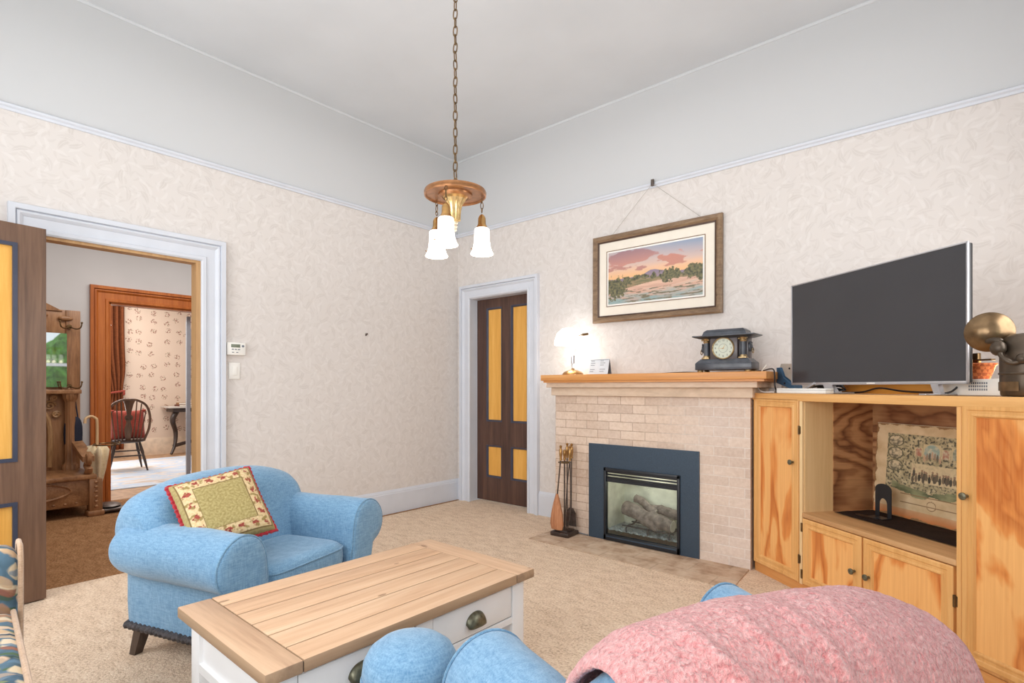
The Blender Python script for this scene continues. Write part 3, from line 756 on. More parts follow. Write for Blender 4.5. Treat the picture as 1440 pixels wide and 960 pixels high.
ck = thing('mantel_clock', 'black enamelled mantel clock with gilt columns and round pale dial', 'clock', (2.925,-.235,MZ), 0)
DZ = .0
def frust(mb, w0, d0, z0, w1, d1, z1):
    mb.rings([[(-w0,-d0,z0),(w0,-d0,z0),(w0,d0,z0),(-w0,d0,z0)], [(-w1,-d1,z1),(w1,-d1,z1),(w1,d1,z1),(-w1,d1,z1)]]); return mb
b = MB().box(-.190,.190,-.083,.083,.018,.066,.004)
frust(b, .188,.080,.066,.168,.066,.086); frust(b, .166,.064,.086,.160,.060,.094)
part('base', b, M['slate'], ck)
for x in (-.16,.16):
    for y in (-.06,.06): part('foot', MB().ell((x,y,.010),(.022,.018,.011),12,8), M['gilt'], ck, label='small gilt foot')
b = MB().box(-.092,.092,-.062,.055,.09,.235,.003)
b.box(-.150,.150,-.020,.055,.09,.235,.002)
part('body', b, plain('brown_black_case', C(92,84,84), .3, var=.1), ck)
for s in (-1, 1):
    c = part('column', MB().cyl((s*.124,-.040,.118),(s*.124,-.040,.210),.019,.018,18), M['slate'], ck)
    part('column_base', MB().box(s*.124-.026,s*.124+.026,-.066,-.014,.094,.104,.002).lathe([(.025,.104),(.025,.110),(.020,.118)], (s*.124,-.04,0), 18), M['gilt'], c)
    part('capital', MB().lathe([(.019,.206),(.023,.216),(.021,.222),(.029,.236)], (s*.124,-.04,0), 18).ell((s*.124-.022,-.062,.226),(.007,.007,.007),8,6).ell((s*.124+.022,-.062,.226),(.007,.007,.007),8,6), M['gilt'], c)
    lh = part('lion_mask', MB().ell((s*.158,0,.170),(.014,.028,.032),14,10).ell((s*.168,0,.160),(.010,.013,.014),10,8).ell((s*.160,.014,.197),(.008,.008,.009),8,6).ell((s*.160,-.014,.197),(.008,.008,.009),8,6), M['slate'], ck)
    part('ring_handle', MB().tube([(s*.174,.017*math.cos(a*PI/8),.146+.017*math.sin(a*PI/8)) for a in range(16)], .003, 6, True), M['gilt'], lh)
b = MB(); frust(b, .165,.070,.235,.205,.090,.248); b.box(-.208,.208,-.092,.092,.248,.256,.002); frust(b, .150,.062,.256,.140,.055,.282); frust(b,.142,.058,.282,.122,.04,.298)
part('top', b, M['slate'], ck)
Mk = Matrix.Translation((0,-.062,.165)) @ Matrix.Rotation(R(90), 4, 'X')
part('bezel', MB().lathe([(.074,-.002),(.076,.008),(.072,.013),(.067,.011),(.067,-.002)], (0,0,0), 40, Mk), M['gilt'], ck)
dl = part('dial', MB().lathe([(.0675,.0),(.0675,.004),(.001,.0041)], (0,0,0), 40, Mk), M['dial'], ck)
nb = MB()
for h in range(12):
    a = PI/2-(h if h else 12)*PI/6
    Mt = Mk @ Matrix.Translation((.053*math.cos(a), .053*math.sin(a), .0046))
    nb.text(str(h if h else 12), .017, Mt, .0004)
nb.ring([(.030,.0043),(.030,.0047),(.0288,.0047),(.0288,.0043)], (0,0,0), 32, Mk)
part('numerals', nb, M['black'], dl, smooth=False)
hb = MB()
for a, L_, w in ((R(180),.046,.0022),(R(62),.032,.003)):
    d = Vector((math.cos(a), math.sin(a), 0)); n_ = Vector((-d.y, d.x, 0))
    hb.rings([[Mk @ (n_*w+Vector((0,0,z))-d*.006), Mk @ (d*L_+Vector((0,0,z))), Mk @ (-n_*w+Vector((0,0,z))-d*.006)] for z in (.006,.007)])
part('hands', hb, M['gilt'], dl, smooth=False)
tag(part('clock_cord', MB().tube(smoothpath([(2.35,-.06,MZ+.006),(2.55,-.08,MZ+.012),(2.75,-.06,MZ+.006),(2.95,-.10,MZ+.006),(3.12,-.12,MZ+.012),(3.20,-.22,MZ+.020),(3.245,-.30,MZ+.012),(3.262,-.34,MZ-.03),(3.268,-.36,MZ-.09),(3.275,-.34,1.166)], 6), .0045, 8), M['blackplastic']), 'thin dark cord lying behind the mantel clock', 'cord')

# ------------------------------------------------------------------ framed landscape
pf = thing('framed_landscape', 'large framed sunset river landscape hanging above the mantel by a wire', 'picture', (2.272,-.012,2.112), 0)
W_, H_ = .552, .366
prof = [(0,0),(0,.026),(.010,.034),(.030,.030),(.040,.022),(.046,.018),(.046,0)]
def frame_ring(W, H, prof, y0=0):
    rs = []
    for sx, sz in ((-1,-1),(1,-1),(1,1),(-1,1)):
        rs.append([(sx*(W-q), -(y0+t), sz*(H-q)) for q, t in prof])
    return MB().rings(rs, False, True)
part('frame', frame_ring(W_, H_, prof), M['pframe'], pf, ang=20)
part('frame_lip', frame_ring(W_-.046, H_-.046, [(0,0),(0,.020),(.012,.016),(.012,0)]), M['pframein'], pf, ang=20)
part('mat_board', MB().box(-W_+.05,W_-.05,-.010,-.004,-H_+.05,H_-.05), M['matboard'], pf, smooth=False)
part('mat_bevel', frame_ring(.424, .235, [(0,.010),(0,.013),(.006,.013),(.006,.010)]), M['pframe'], pf, smooth=False)
part('white_border', MB().box(-.418,.418,-.0115,-.0095,-.229,.229), M['thermo'], pf, smooth=False)
def scene_col(u, v):
    x = u*2
    sky = lerpc(C(250,196,140), C(236,200,180), min(1, max(0, (v-.5)/.2)))
    sky = lerpc(sky, C(150,166,190), max(0, (v-.62)/.36)*(.5+.6*u))
    c1 = fb(x*1.0+3, v*3.0, 1.6, 5)+.55-abs(v-.86+.03*u)*5-max(0, u-.45)*3
    c2 = fb(x*1.3+9, v*4.2, 1.7, 5)+.30-abs(v-.70-.2*(u-.62))*6-max(0, .5-u)*2.2
    c3 = fb(x*1.6+1, v*4, 2, 5)+.25-abs(v-.66)*9-max(0, u-.35)*4
    if c1 > 0: sky = lerpc(sky, lerpc(C(206,146,134), C(130,114,134), v*2.6-1.9), c1*6)
    if c2 > 0: sky = lerpc(sky, C(206,142,126), c2*5)
    if c3 > 0: sky = lerpc(sky, C(196,140,130), c3*5)
    c = sky
    mt = .47+.09*math.exp(-((u-.50)/.10)**2)+.03*math.exp(-((u-.66)/.12)**2)+.012*fb(x, 0, 6)
    if v < mt: c = lerpc(C(140,128,152), C(166,140,146), (mt-v)*6)
    bank = .42+.02*fb(x, 5, 5)
    if v < bank:
        c = lerpc(C(120,120,84), C(164,140,104), .5+fb(x, v*5, 5))
    # river
    ry = .30+.07*math.sin((u-.25)*3)-.10*(abs(u-.5)**1.5)
    if v < ry:
        w = fb(x*1.2, v*9, 2.0, 4)
        c = lerpc(lerpc(C(214,170,150), C(236,196,170), .5+w), C(150,176,176), (.22-v)*5+w*.8)
        g = fb(x*2+4, v*14, 2.2, 4)
        if g > .12 and v < .24: c = lerpc(c, C(120,116,92), (g-.12)*7)
    def tree(cx, cy, rx, ry_, s):
        d = 1-((u-cx)/rx)**2-((v-cy)/ry_)**2+1.1*fb(x*2.2+s, v*2.2+s, 5, 5)
        return d
    for cx, cy, rx, ry_, s in ((.03,.33,.07,.20,1),(.13,.32,.09,.20,2),(.22,.40,.06,.10,3),(.33,.44,.07,.06,8),(.66,.43,.09,.14,4),(.74,.42,.07,.10,5),(.90,.44,.09,.15,6),(.99,.42,.07,.17,7),(.5,.47,.04,.07,9),(.08,.2,.09,.12,11),(.42,.45,.05,.05,12)):
        d = tree(cx, cy, rx, ry_, s)
        if d > .15:
            t = .5+.9*fb(x, v, 22, 3, s)
            c = lerpc(c, lerpc(C(50,62,46), C(130,126,84), t), (d-.15)*5)
    return lerpc(c, C(150,130,120), .12)
painted_grid('painting', lambda u, v: (-.405+.81*u, -.0125, -.216+.432*v), 260, 150, scene_col, pf)
pk = part('picture_hook', MB().box(-.012,.012,-.030,-.012,.690,.742,.003), M['iron'], pf)
part('hanging_wire', MB().tube([(-.40,-.010,.34),(-.005,-.022,.705)], .0016, 5).tube([(.005,-.022,.705),(.42,-.010,.34)], .0016, 5), M['wire'], pf)
pf.rotation_euler = (0, R(.2), 0)
# ------------------------------------------------------------------ oak wall unit, set across the corner
CX, CY, CR = 3.13, -.285, R(-37)
ce, cn = Vector((math.cos(CR), math.sin(CR), 0)), Vector((-math.sin(CR), math.cos(CR), 0))
def cab(s, d, z=0): return Vector((CX, CY, z))+ce*s+cn*d
def cdoor(root, s0, s1, z0, z1, knob, hinges=None, w=.062, grain='ply'):
    """framed cupboard door with moulded inner edge; front at y=-.022"""
    d = MB()
    prof = [(0,-.001),(0,.018),(.006,.022),(.022,.022),(.026,.018),(.038,.018),(.043,.021),(w-.008,.021),(w,.010),(w,-.001)]
    rs = []
    for x, z, dx, dz in ((s0,z0,1,1),(s1,z0,-1,1),(s1,z1,-1,-1),(s0,z1,1,-1)):
        rs.append([(x+dx*q, -t, z+dz*q) for q, t in prof])
    dr = part('door', d.rings(rs, False, True), M['oak'], root, ang=25)
    part('door_panel', MB().box(s0+w-.004, s1-w+.004, -.012, -.002, z0+w-.004, z1-w+.004), M[grain], dr, smooth=False, label='orange plywood panel')
    kx, kz = knob
    Mk = Matrix.Translation((kx, -.021, kz)) @ Matrix.Rotation(R(90), 4, 'X')
    part('knob', MB().lathe([(.007,0),(.006,.012),(.012,.016),(.0155,.021),(.0155,.026),(.010,.029),(.001,.030)], (0,0,0), 18, Mk), M['pull'], dr, label='dark metal knob')
    if hinges:
        for hz in hinges[1:]:
            part('hinge', MB().cyl((hinges[0],-.020,hz-.025),(hinges[0],-.020,hz+.025),.006,.006,8).box(hinges[0]-.012,hinges[0]+.012,-.019,-.014,hz-.022,hz+.022), M['brassdark'], dr)
def unit(name, label): return thing(name, label, 'cabinet', (CX, CY, 0), CR, 'oak wall unit')
lc = unit('tall_cabinet', 'tall narrow oak cabinet with one orange plywood door beside the fireplace')
mb = MB().box(0,.018,0,.33,.0,1.138).box(.415,.432,.0,.33,.0,1.138).box(.018,.415,.31,.325,.05,1.138).box(.018,.415,.0,.32,1.10,1.138).box(.018,.415,.0,.32,.05,.07).box(.0,.432,.0,.02,.0,.058)
part('carcass', mb, M['oak'], lc, smooth=False)
part('plinth', MB().box(.0,.44,-.004,.0,.0,.055), M['mantelwood'], lc, smooth=False)
cdoor(lc, .006, .410, .062, 1.134, (.368,.757), (.415,.20,.95))
part('stile', MB().box(.414,.436,-.018,.0,.058,1.138,.003), M['paleoak'], lc)
rc = unit('tall_cabinet', 'tall oak cabinet with wide orange plywood door at the right edge of the photo')
mb = MB().box(1.318,1.336,0,.33,.0,1.138).box(1.74,1.758,0,.33,0,1.138).box(1.336,1.74,.31,.325,.05,1.138).box(1.336,1.74,0,.32,1.10,1.138).box(1.336,1.74,0,.32,.05,.07).box(1.318,1.758,0,.02,0,.058)
part('carcass', mb, M['oak'], rc, smooth=False)
part('plinth', MB().box(1.318,1.758,-.004,0,0,.055), M['mantelwood'], rc, smooth=False)
part('stile', MB().box(1.318,1.338,-.018,0,.058,1.138,.003), M['oak'], rc)
cdoor(rc, 1.340, 1.75, .075, 1.130, (1.364,.752), None, .056)
cc = unit('open_cabinet', 'open oak cabinet between the tall ones, with display niche above two doors')
mb = MB().box(.436,1.316,0,.47,.425,.445).box(.436,1.316,.465,.48,.0,.50).box(.436,.45,.0,.47,.0,.445).box(1.302,1.316,.0,.47,.0,.445).box(.436,1.316,.0,.02,.0,.06).box(.846,.856,.0,.02,.06,.445)
part('carcass', mb, M['oakx'], cc, smooth=False)
part('plinth', MB().box(.436,1.316,-.004,.0,.0,.058), M['mantelwood'], cc, smooth=False)
part('shelf', MB().box(.434,1.318,-.018,.47,.447,.474,.004), wood('worn_shelf_oak', [C(176,128,82), C(206,160,110), C(222,180,132)], 'x', 14, .05, .45), cc)
part('side_panel', MB().box(.434,.440,0,.19,.474,1.138), M['paleoak'], cc, smooth=False, label='pale pine side strip')
part('side_panel', MB().box(.434,.444,.19,.47,.474,1.138), M['plydark'] if False else plywood('dark_grained_side', C(196,146,100), C(104,58,32), C(164,112,72), 'y', 2.6, 10, .3, .5), cc, smooth=False, label='dark grained plywood side')
part('side_panel', MB().box(1.308,1.318,0,.47,.474,1.138), M['paleoak'], cc, smooth=False)
part('back_panel', MB().box(.436,1.316,.465,.478,.474,1.138), M['plydark'], cc, smooth=False, label='dark grained plywood back')
cdoor(cc, .442, .846, .064, .443, (.806,.258), (.438,.12,.39), .058)
cdoor(cc, .856, 1.306, .064, .443, (.892,.256), (1.312,.12,.30), .058)
tb = thing('cabinet_top', 'long thin oak top board lying across all three cabinets', 'board', (CX, CY, 0), CR)
part('board', MB().box(-.004,1.765,-.022,.0,1.118,1.162,.004), M['oakx'], tb)
tb2 = part('board_back', MB().box(0,1.762,0,.325,1.140,1.161).box(.44,1.31,.32,.47,1.140,1.161), M['oakx'], tb, smooth=False)

CT = 1.163
def on_cab(name, label, cat, s, d, z=CT, rz=0, group=None):
    return thing(name, label, cat, tuple(cab(s, d, z)), CR+rz, group)
# television
tv = on_cab('television', 'flat black television with thin silver edge standing on the oak cabinets', 'television', .762, .085)
TW, T0, T1 = .529, .050, .664
part('screen', MB().box(-TW+.008,TW-.008,-.004,.0,T0+.014,T1-.007), M['screen'], tv, smooth=False)
mb = MB()
for a, b, c, d in ((-TW,TW,T0,T0+.014),(-TW,TW,T1-.007,T1),(-TW,-TW+.008,T0,T1),(TW-.008,TW,T0,T1)): mb.box(a, b, -.007, .003, c, d, .001)
part('bezel', mb, M['silver'], tv)
part('back_cover', MB().box(-TW+.004,TW-.004,.002,.028,T0+.006,T1-.004,.006).box(-.40,.40,.02,.06,T0+.03,T0+.36,.02), M['blackplastic'], tv)
part('emblem', MB().box(.02,.07,-.0085,-.006,T0+.004,T0+.010,.001), M['thermo'], tv, label='small white maker mark')
for s in (-1, 1):
    x = -.235 if s < 0 else .385
    fb_ = MB().prism([(x-.036,T0+.004),(x+.024,T0+.004),(x+.060*(1 if s<0 else .5),.006),(x-.010,.006)] if s < 0 else [(x-.020,T0+.004),(x+.016,T0+.004),(x+.030,.006),(x-.002,.006)], 'y', -.012, .012)
    fb_.box(x-.006 if s < 0 else x-.004, x+.062 if s < 0 else x+.032, -.095, .11, .0, .008, .003)
    part('foot', fb_, M['silver'], tv)
wb = on_cab('white_box', 'long flat white box lying left of the television foot', 'box', .415, .015)
part('body', MB().box(-.20,.19,-.028,.028,0,.030,.004), M['thermo'], wb)
part('lid_line', MB().box(-.201,.191,-.0288,.0288,.020,.0215), M['greyline'], wb, smooth=False)
dv = on_cab('plastic_device', 'small grey and blue plastic device beside the left edge of the television', 'device', .085, .16, CT, R(-8))
part('stand', MB().box(-.05,.06,-.05,.05,0,.012,.004).box(-.02,.02,-.02,.02,.01,.08,.006), M['greyplastic'], dv)
part('blue_body', MB().prism([(-.055,.165),(-.055,.065),(.13,.02),(.13,.045),(.02,.10),(-.02,.165)], 'y', -.03, .03), M['bluegrey'], dv, ang=20)
part('grey_top', MB().prism([(-.05,.16),(.0,.115),(.085,.075),(.085,.185),(-.035,.19)], 'y', -.012, .04), M['greyplastic'], dv, ang=20)
part('button', MB().box(.055,.068,-.016,-.010,.15,.162,.002), M['black'], dv); part('button', MB().box(.03,.045,-.034,-.028,.055,.068,.002), M['black'], dv)
tag(part('white_cable', MB().tube(smoothpath([cab(.03,.06,1.345),cab(-.01,.05,1.30),cab(-.03,.04,1.24),cab(-.01,.03,1.19),cab(.05,.02,CT+.006),cab(.14,.03,CT+.006)], 6), .004, 8), M['thermo']), 'thin white cable looping down beside the plastic device', 'cable')
bl = on_cab('cable_bundle', 'tangled black cables under the left end of the television', 'cables', .40, .16)
mb = MB(); random.seed(5)
for k in range(5):
    pts = [(random.uniform(-.10,.13), random.uniform(-.03,.04), random.uniform(.006,.055)) for _ in range(6)]
    mb.tube(smoothpath(pts, 6, True), .0045, 6, True)
part('cables', mb, M['blackplastic'], bl)
rm = on_cab('remote_control', 'pale grey remote control propped among the black cables', 'remote', .37, .085, CT+.032)
part('body', MB().box(-.055,.065,-.010,.010,-.004,.012,.004, Mx=Matrix.Rotation(R(-24), 4, 'Y')), M['silver'], rm)
rs_ = on_cab('wooden_riser', 'yellow wooden board standing behind the television base', 'board', .77, .27)
part('board', MB().box(-.34,.33,-.012,.012,0,.062,.003), wood('yellow_pine_board', [C(224,146,54), C(240,170,76), C(248,190,100)], 'x', 14, .05, .4), rs_)
part('moulding', MB().box(-.345,.335,-.018,.014,.058,.070,.003), M['oakx'], rs_)
tag(part('black_cord', MB().tube(smoothpath([cab(s, d, z) for s, d, z in ((.50,.20,CT+.006),(.62,.215,CT+.010),(.72,.22,CT+.032),(.86,.22,CT+.016),(1.0,.22,CT+.012),(1.10,.20,CT+.024),(1.165,.18,CT+.040),(1.185,.12,CT+.016),(1.15,.10,CT+.006))], 6), .0045, 8), M['blackplastic']), 'black cord snaking in front of the yellow board behind the television', 'cord')
eb = on_cab('white_electronic_box', 'low white electronic box with rows of vent slots under the basket', 'box', 1.24, .235)
part('body', MB().box(-.165,.14,-.07,.075,0,.072,.004), M['thermo'], eb)
mb = MB()
for r_ in range(3):
    for k in range(9): mb.box(-.012+.009*k, -.007+.009*k, -.0715, -.069, .022+.014*r_, .031+.014*r_)
part('vent_slots', mb, M['greyline'], eb, smooth=False)
bk = on_cab('wicker_basket', 'small orange wicker basket with dark handle on the white box', 'basket', 1.205, .24, CT+.072)
def oval(a, b, z): return [(a*math.cos(2*PI*k/28), b*math.sin(2*PI*k/28), z) for k in range(28)]
part('basket_body', MB().rings([oval(.050,.035,.0), oval(.062,.043,.03), oval(.075,.05,.065), oval(.070,.046,.065), oval(.05,.035,.006)]), M['wicker'], bk, ang=60)
part('rim', MB().tube(oval(.074,.049,.066), .006, 8, True), M['wicker'], bk)
part('handle', MB().tube(smoothpath([(-.075,0,.066),(-.092,0,.075),(-.098,0,.050),(-.085,0,.02),(-.07,0,.015)], 5), .0055, 8), M['brassdark'], bk)
part('lid_bar', MB().box(-.06,.07,-.012,.012,.083,.090,.002).box(-.012,.012,-.01,.01,.06,.118,.003), M['brassdark'], bk)
cn_ = on_cab('bronze_canister', 'dark bronze canister with a round polished dish on an arm, right of the television', 'ornament', 1.512, .115)
part('canister_body', MB().lathe([(.092,0),(.098,.006),(.101,.05),(.102,.15),(.098,.205),(.088,.232),(.07,.245),(.03,.25),(.001,.25)], (0,0,0), 40).lathe([(.103,.085),(.1055,.09),(.103,.095)], (0,0,0), 40), M['pewter'], cn_, ang=50)
part('label_plate', MB().grid(lambda u, v: (.104*math.cos(R(-150)+R(70)*u), .104*math.sin(R(-150)+R(70)*u), .022+.036*v), 14, 2), M['bronze'], cn_)
dirv = (Vector((4.244,-4.035,1.25))-cab(1.345,.06,1.425)); dl_ = Matrix.Rotation(-CR, 4, 'Z') @ dirv.normalized()
zq = dl_.normalized(); xq = Vector((0,0,1)).cross(zq).normalized(); yq = zq.cross(xq)
Md = rot_frame(xq, yq, zq, (-.118,-.06,.262))
dsh = part('dish', MB().lathe([(.001,.040),(.030,.036),(.056,.022),(.073,.004),(.079,-.002),(.081,-.006),(.077,-.008),(.05,.012),(.001,.028)], (0,0,0), 44, Md), M['bronze'], cn_, ang=60, label='polished bronze dish')
part('arm', MB().tube(smoothpath([(.045,-.095,.150),(.01,-.115,.130),(-.025,-.125,.155),(-.050,-.105,.195),(-.085,-.085,.222)], 6), [.010+.002*math.sin(i*.9) for i in range(25)], 10).ell((-.045,-.115,.190),(.028,.022,.030),14,10).ell((-.075,-.095,.222),(.034,.016,.014),14,8).ell((.03,-.105,.145),(.02,.016,.02),12,8), M['pewter'], cn_)

# print, bookend and runner inside the niche
po = on_cab('antique_print', 'tattered antique engraving of a crowded scene leaning in the cabinet niche', 'print', .775, .415, .482)
def print_col(u, v):
    n = fb(u*3, v*3, 2, 5)
    paper = lerpc(C(206,176,132), C(226,200,160), .5+n)
    if v < .10: paper = lerpc(C(206,120,58), paper, v*6)
    edge = min(u, 1-u, v, 1-v)
    if edge+.025*fb(u, v, 9, 4) < .012: return C(150,112,74)
    c = paper
    x0, x1, y0, y1 = .13, .95, .30, .90
    if x0 < u < x1 and y0 < v < y1:
        t = .5+.8*fb(u, v, 16, 4)
        c = lerpc(C(160,146,110), C(206,190,150), t)
        ink = fb(u, v, 40, 4, 3)
        if ink > .05: c = lerpc(c, C(84,80,66), ink*2.6)
        # three pale oval vignettes down the left
        for k in range(3):
            d = ((u-.225)/.075)**2+((v-(.82-.135*k))/.055)**2
            if d < 1: c = lerpc(C(214,196,160), C(120,112,92), .3+1.3*fb(u, v, 30, 3, k)+(.5 if v < .80-.135*k else 0))
            elif d < 1.35: c = C(96,92,70)
        # arches at the top
        for ax, aw, ah, cc_ in ((.60,.075,.13,C(150,168,156)),(.47,.03,.09,C(176,120,96)),(.73,.03,.09,C(176,120,96)),(.84,.045,.12,C(134,140,120))):
            h = v-.68
            if abs(u-ax) < aw and 0 < h and (h < ah-aw or (h-(ah-aw))**2*1.0+(u-ax)**2 < aw*aw): c = lerpc(cc_, C(210,200,170), .3+fb(u, v, 25, 3))
            elif abs(u-ax) < aw+.012 and 0 < h < ah: c = C(206,188,146)
        # pale floor and crowd
        if .40 < u < .90 and .40 < v < .60: c = lerpc(c, C(222,200,158), .75)
        for k in range(26):
            px = .42+.022*k*.95+.01*math.sin(k*5.1); py = .43+.03*math.sin(k*2.3)+.05*abs(math.sin(k*1.1))
            hd = ((u-px)/.010)**2+((v-py-.045)/.012)**2; bd = ((u-px)/.014)**2+((v-py)/.038)**2
            if hd < 1: c = C(150,120,96)
            elif bd < 1: c = lerpc(C(64,62,54), C(120,104,84), .5+.5*math.sin(k*3.7))
        for k in range(7):
            px = .53+.025*k; py = .70-.012*abs(k-3)
            if ((u-px)/.010)**2+((v-py)/.04)**2 < 1: c = lerpc(C(196,160,130), C(110,100,84), (k % 3)/2)
    g = fb(u*1.2, v*3, 6, 4, 7)
    if .20 < u < .97 and abs(v-(.335-.05*math.sin((u-.2)*4.2))) < .035+.03*g: c = lerpc(C(92,98,70), C(150,150,110), .5+g)
    if .30 < u < .94 and v < .30 and (abs(v-.17) < .004 or abs(v-.26) < .003 or ((abs(u-.62) < .045) and abs(((u-.62)**2+(v-.18)**2)**.5-.045) < .004)): c = C(150,116,82)
    return c
painted_grid('print_face', lambda u, v: (-.28+.56*u, .035*v-.0025, .51*v), 240, 210, print_col, po)
part('backing', MB().rings([[(-.282,.0,0),(.282,.0,0),(.282,.006,0),(-.282,.006,0)], [(-.282,.035,.512),(.282,.035,.512),(.282,.041,.512),(-.282,.041,.512)]]), M['cream'], po, smooth=False)
be = on_cab('bookend', 'black metal arched bookend in front of the antique print', 'bookend', .66, .31, .482)
arc = [(.05*math.cos(PI*k/10), .155+.03*math.sin(PI*k/10)) for k in range(11)]
inn = [(.024*math.cos(PI-PI*k/10), .075+.03*math.sin(PI-PI*k/10)) for k in range(11)]
part('upright', MB().prism([(.05,0)]+arc+[(-.05,0),(-.026,0)]+inn+[(.026,0)], 'y', 0, .004), M['black'], be, smooth=False)
part('foot_plate', MB().box(-.05,.05,-.06,.002,0,.003), M['black'], be, smooth=False)
rn = on_cab('dark_runner', 'dark brown cloth runner spread over the niche shelf', 'runner', .90, .29, .4755)
part('cloth', MB().grid(lambda u, v: (-.42+.82*u, -.13+.29*v, .004+.002*noise.noise(Vector((u*9, v*5, 0)))), 40, 14), fabric('dark_brown_cloth', C(34,24,22), C(56,42,36), 90, .3, 0), rn)
for x, y in ((-.28,-.05),(.34,-.08)): part('folded_edge', MB().ell((x,y,.006),(.07,.025,.004),16,6), M['blackplastic'], rn)

# ------------------------------------------------------------------ coffee table
ct = thing('coffee_table', 'white coffee table with whitewashed plank top and cup pull drawers', 'table', (2.537,-2.845,0), R(-.6))
TX, TY, TZ, TT = .328, .548, .462, .036
e = .105
mb = MB(); xs = [-TX, -.222, -.111, 0, .111, .222, TX]
for a, b in zip(xs, xs[1:]): mb.box(a+.0018, b-.0018, -TY+e+.002, TY-e-.002, TZ-TT, TZ, .0022)
part('tabletop', mb, M['tabletop'], ct)
for s in (-1, 1): part('breadboard_end', MB().box(-TX, TX, min(s*TY, s*(TY-e)), max(s*TY, s*(TY-e)), TZ-TT, TZ, .005), M['tableend'], ct)
part('top_filler', MB().box(-TX+.004,TX-.004,-TY+.004,TY-.004,TZ-TT+.002,TZ-.006), M['darkwood'], ct, smooth=False)
lx, ly, lw = .300, .514, .068
for sx in (-1,1):
    for sy in (-1,1):
        part('leg', MB().box(min(sx*lx,sx*(lx-lw)),max(sx*lx,sx*(lx-lw)),min(sy*ly,sy*(ly-lw)),max(sy*ly,sy*(ly-lw)),0,TZ-TT,.003), M['tablewhite'], ct)
mb = MB()
for s in (-1,1):
    y0 = min(s*(ly-.012), s*(ly-.03)); y1 = max(s*(ly-.012), s*(ly-.03))
    mb.box(-lx+lw-.004,lx-lw+.004,y0,y1,.275,TZ-TT)
    mb.box(-lx+lw-.004,lx-lw+.004,min(s*ly,s*(ly-.03)),max(s*ly,s*(ly-.03)),.262,.290)
mb.box(-lx+.01,-lx+.03,-ly+lw,ly-lw,.262,TZ-TT)
part('apron', mb, M['tablewhite'], ct, smooth=False)
mb = MB()
mb.box(lx-.030,lx-.002,-ly+lw,ly-lw,.262,.287,.002).box(lx-.030,lx-.002,-ly+lw,ly-lw,TZ-TT-.014,TZ-TT).box(lx-.030,lx-.002,-.035,.035,.28,TZ-TT)
mb.box(-lx+.02,lx-.03,-ly+.04,ly-.04,.262,.272)
part('drawer_rail', mb, M['tablewhite'], ct, smooth=False)
part('drawer_gap_shade', MB().box(lx-.30,lx-.010,-ly+lw-.004,ly-lw+.004,.280,TZ-TT-.004), M['darkwood'], ct, smooth=False)  # dark box standing in for the shade in the drawer gaps
part('lower_shelf', MB().box(-lx+.01,lx-.01,-ly+.01,ly-.01,.085,.110,.003), M['tablewhite'], ct)
for s in (-1, 1):
    y0, y1 = sorted((s*.039, s*(ly-lw-.004)))
    dr = part('drawer', MB().box(lx-.34,lx-.004,y0,y1,.291,TZ-TT-.018,.0025), M['tablewhite'], ct)
    yc = (y0+y1)/2
    def cup(u, v, yc=yc):
        a = PI*u; b = PI/2*v
        return (lx-.004+.026*math.sin(b)*(.35+.65*math.sin(a)**.5 if math.sin(a) > 0 else .35), yc+.046*math.cos(a)*(1-.10*v), .335+.036*math.sin(a)*math.cos(b)+.002-.014*v)
    pm = MB().grid(cup, 20, 10); 
    pl = part('cup_pull', pm, M['pull'], dr, label='antique pewter cup pull')
    md = pl.modifiers.new('thick', 'SOLIDIFY'); md.thickness = .003; md.offset = 0

# ------------------------------------------------------------------ blue armchairs
BPROF = [(-.32,.36),(-.36,.50),(-.41,.64),(-.455,.755),(-.53,.815),(-.62,.82),(-.70,.77),(-.735,.665),(-.705,.585),(-.675,.45),(-.665,.30),(-.66,.16)]
BW = .475
def back_ring(x, off=0.0, n=5):
    a = min(1, abs(x)/BW); zt = .82-.095*a**2.6
    pts = [(y, .36+(z-.36)*(zt-.36)/(.82-.36) if z > .36 else z) for y, z in BPROF]
    P = smoothpath([(0, y, z) for y, z in pts], n)
    c = Vector((0, -.56, .55)); k = 1.0
    if abs(x) > BW-.075:
        q = (abs(x)-(BW-.075))/.075; k = math.sqrt(max(.0, 1-(q*.93)**2))
    out = []
    for p in P:
        sy = c.y+(p.y-c.y)*(.45+.55*k); sz = p.z if p.z < .5 else .5+(p.z-.5)*(.62+.38*k)
        nx = .90+.10*max(0, min(1, (p.z-.45)/.13))
        out.append(Vector((x*nx, sy, sz)))
    if off:
        o2 = []
        for i, p in enumerate(out):
            t = out[min(i+1, len(out)-1)]-out[max(i-1, 0)]
            nrm = Vector((0, t.z, -t.y)).normalized()   # towards the outside
            o2.append(p-nrm*off if False else p+Vector((0, t.z, -t.y)).normalized()*(-off) if False else p+Vector((0, t.z, -t.y)).normalized()*off*sgn)
        out = o2
    return out
sgn = 1
APROF = [(.27,.16),(.268,.30),(.272,.42),(.288,.53),(.325,.60),(.395,.632),(.47,.612),(.522,.55),(.528,.48),(.498,.425),(.452,.395),(.437,.36),(.430,.16)]
def arm_ring(y, s, k=1.0, n=4):
    P = smoothpath([(x, 0, z) for x, z in APROF], n); cx_, cz = .40, .50
    fl = .016*max(0, (y+.2)/.26)
    out = []
    for p in P:
        x, z = p.x, p.z
        if z > .36: x = cx_+(x-cx_)*k; z = cz+(z-cz)*k
        else: x = .35+(x-.35)*(.5+.5*k)
        x += fl*(1 if z > .36 else .3)+.006*noise.noise(Vector((y*6, z*6, s*3)))
        out.append((s*x, y, z+.006*noise.noise(Vector((y*5+7, x*5, s)))))
    return out
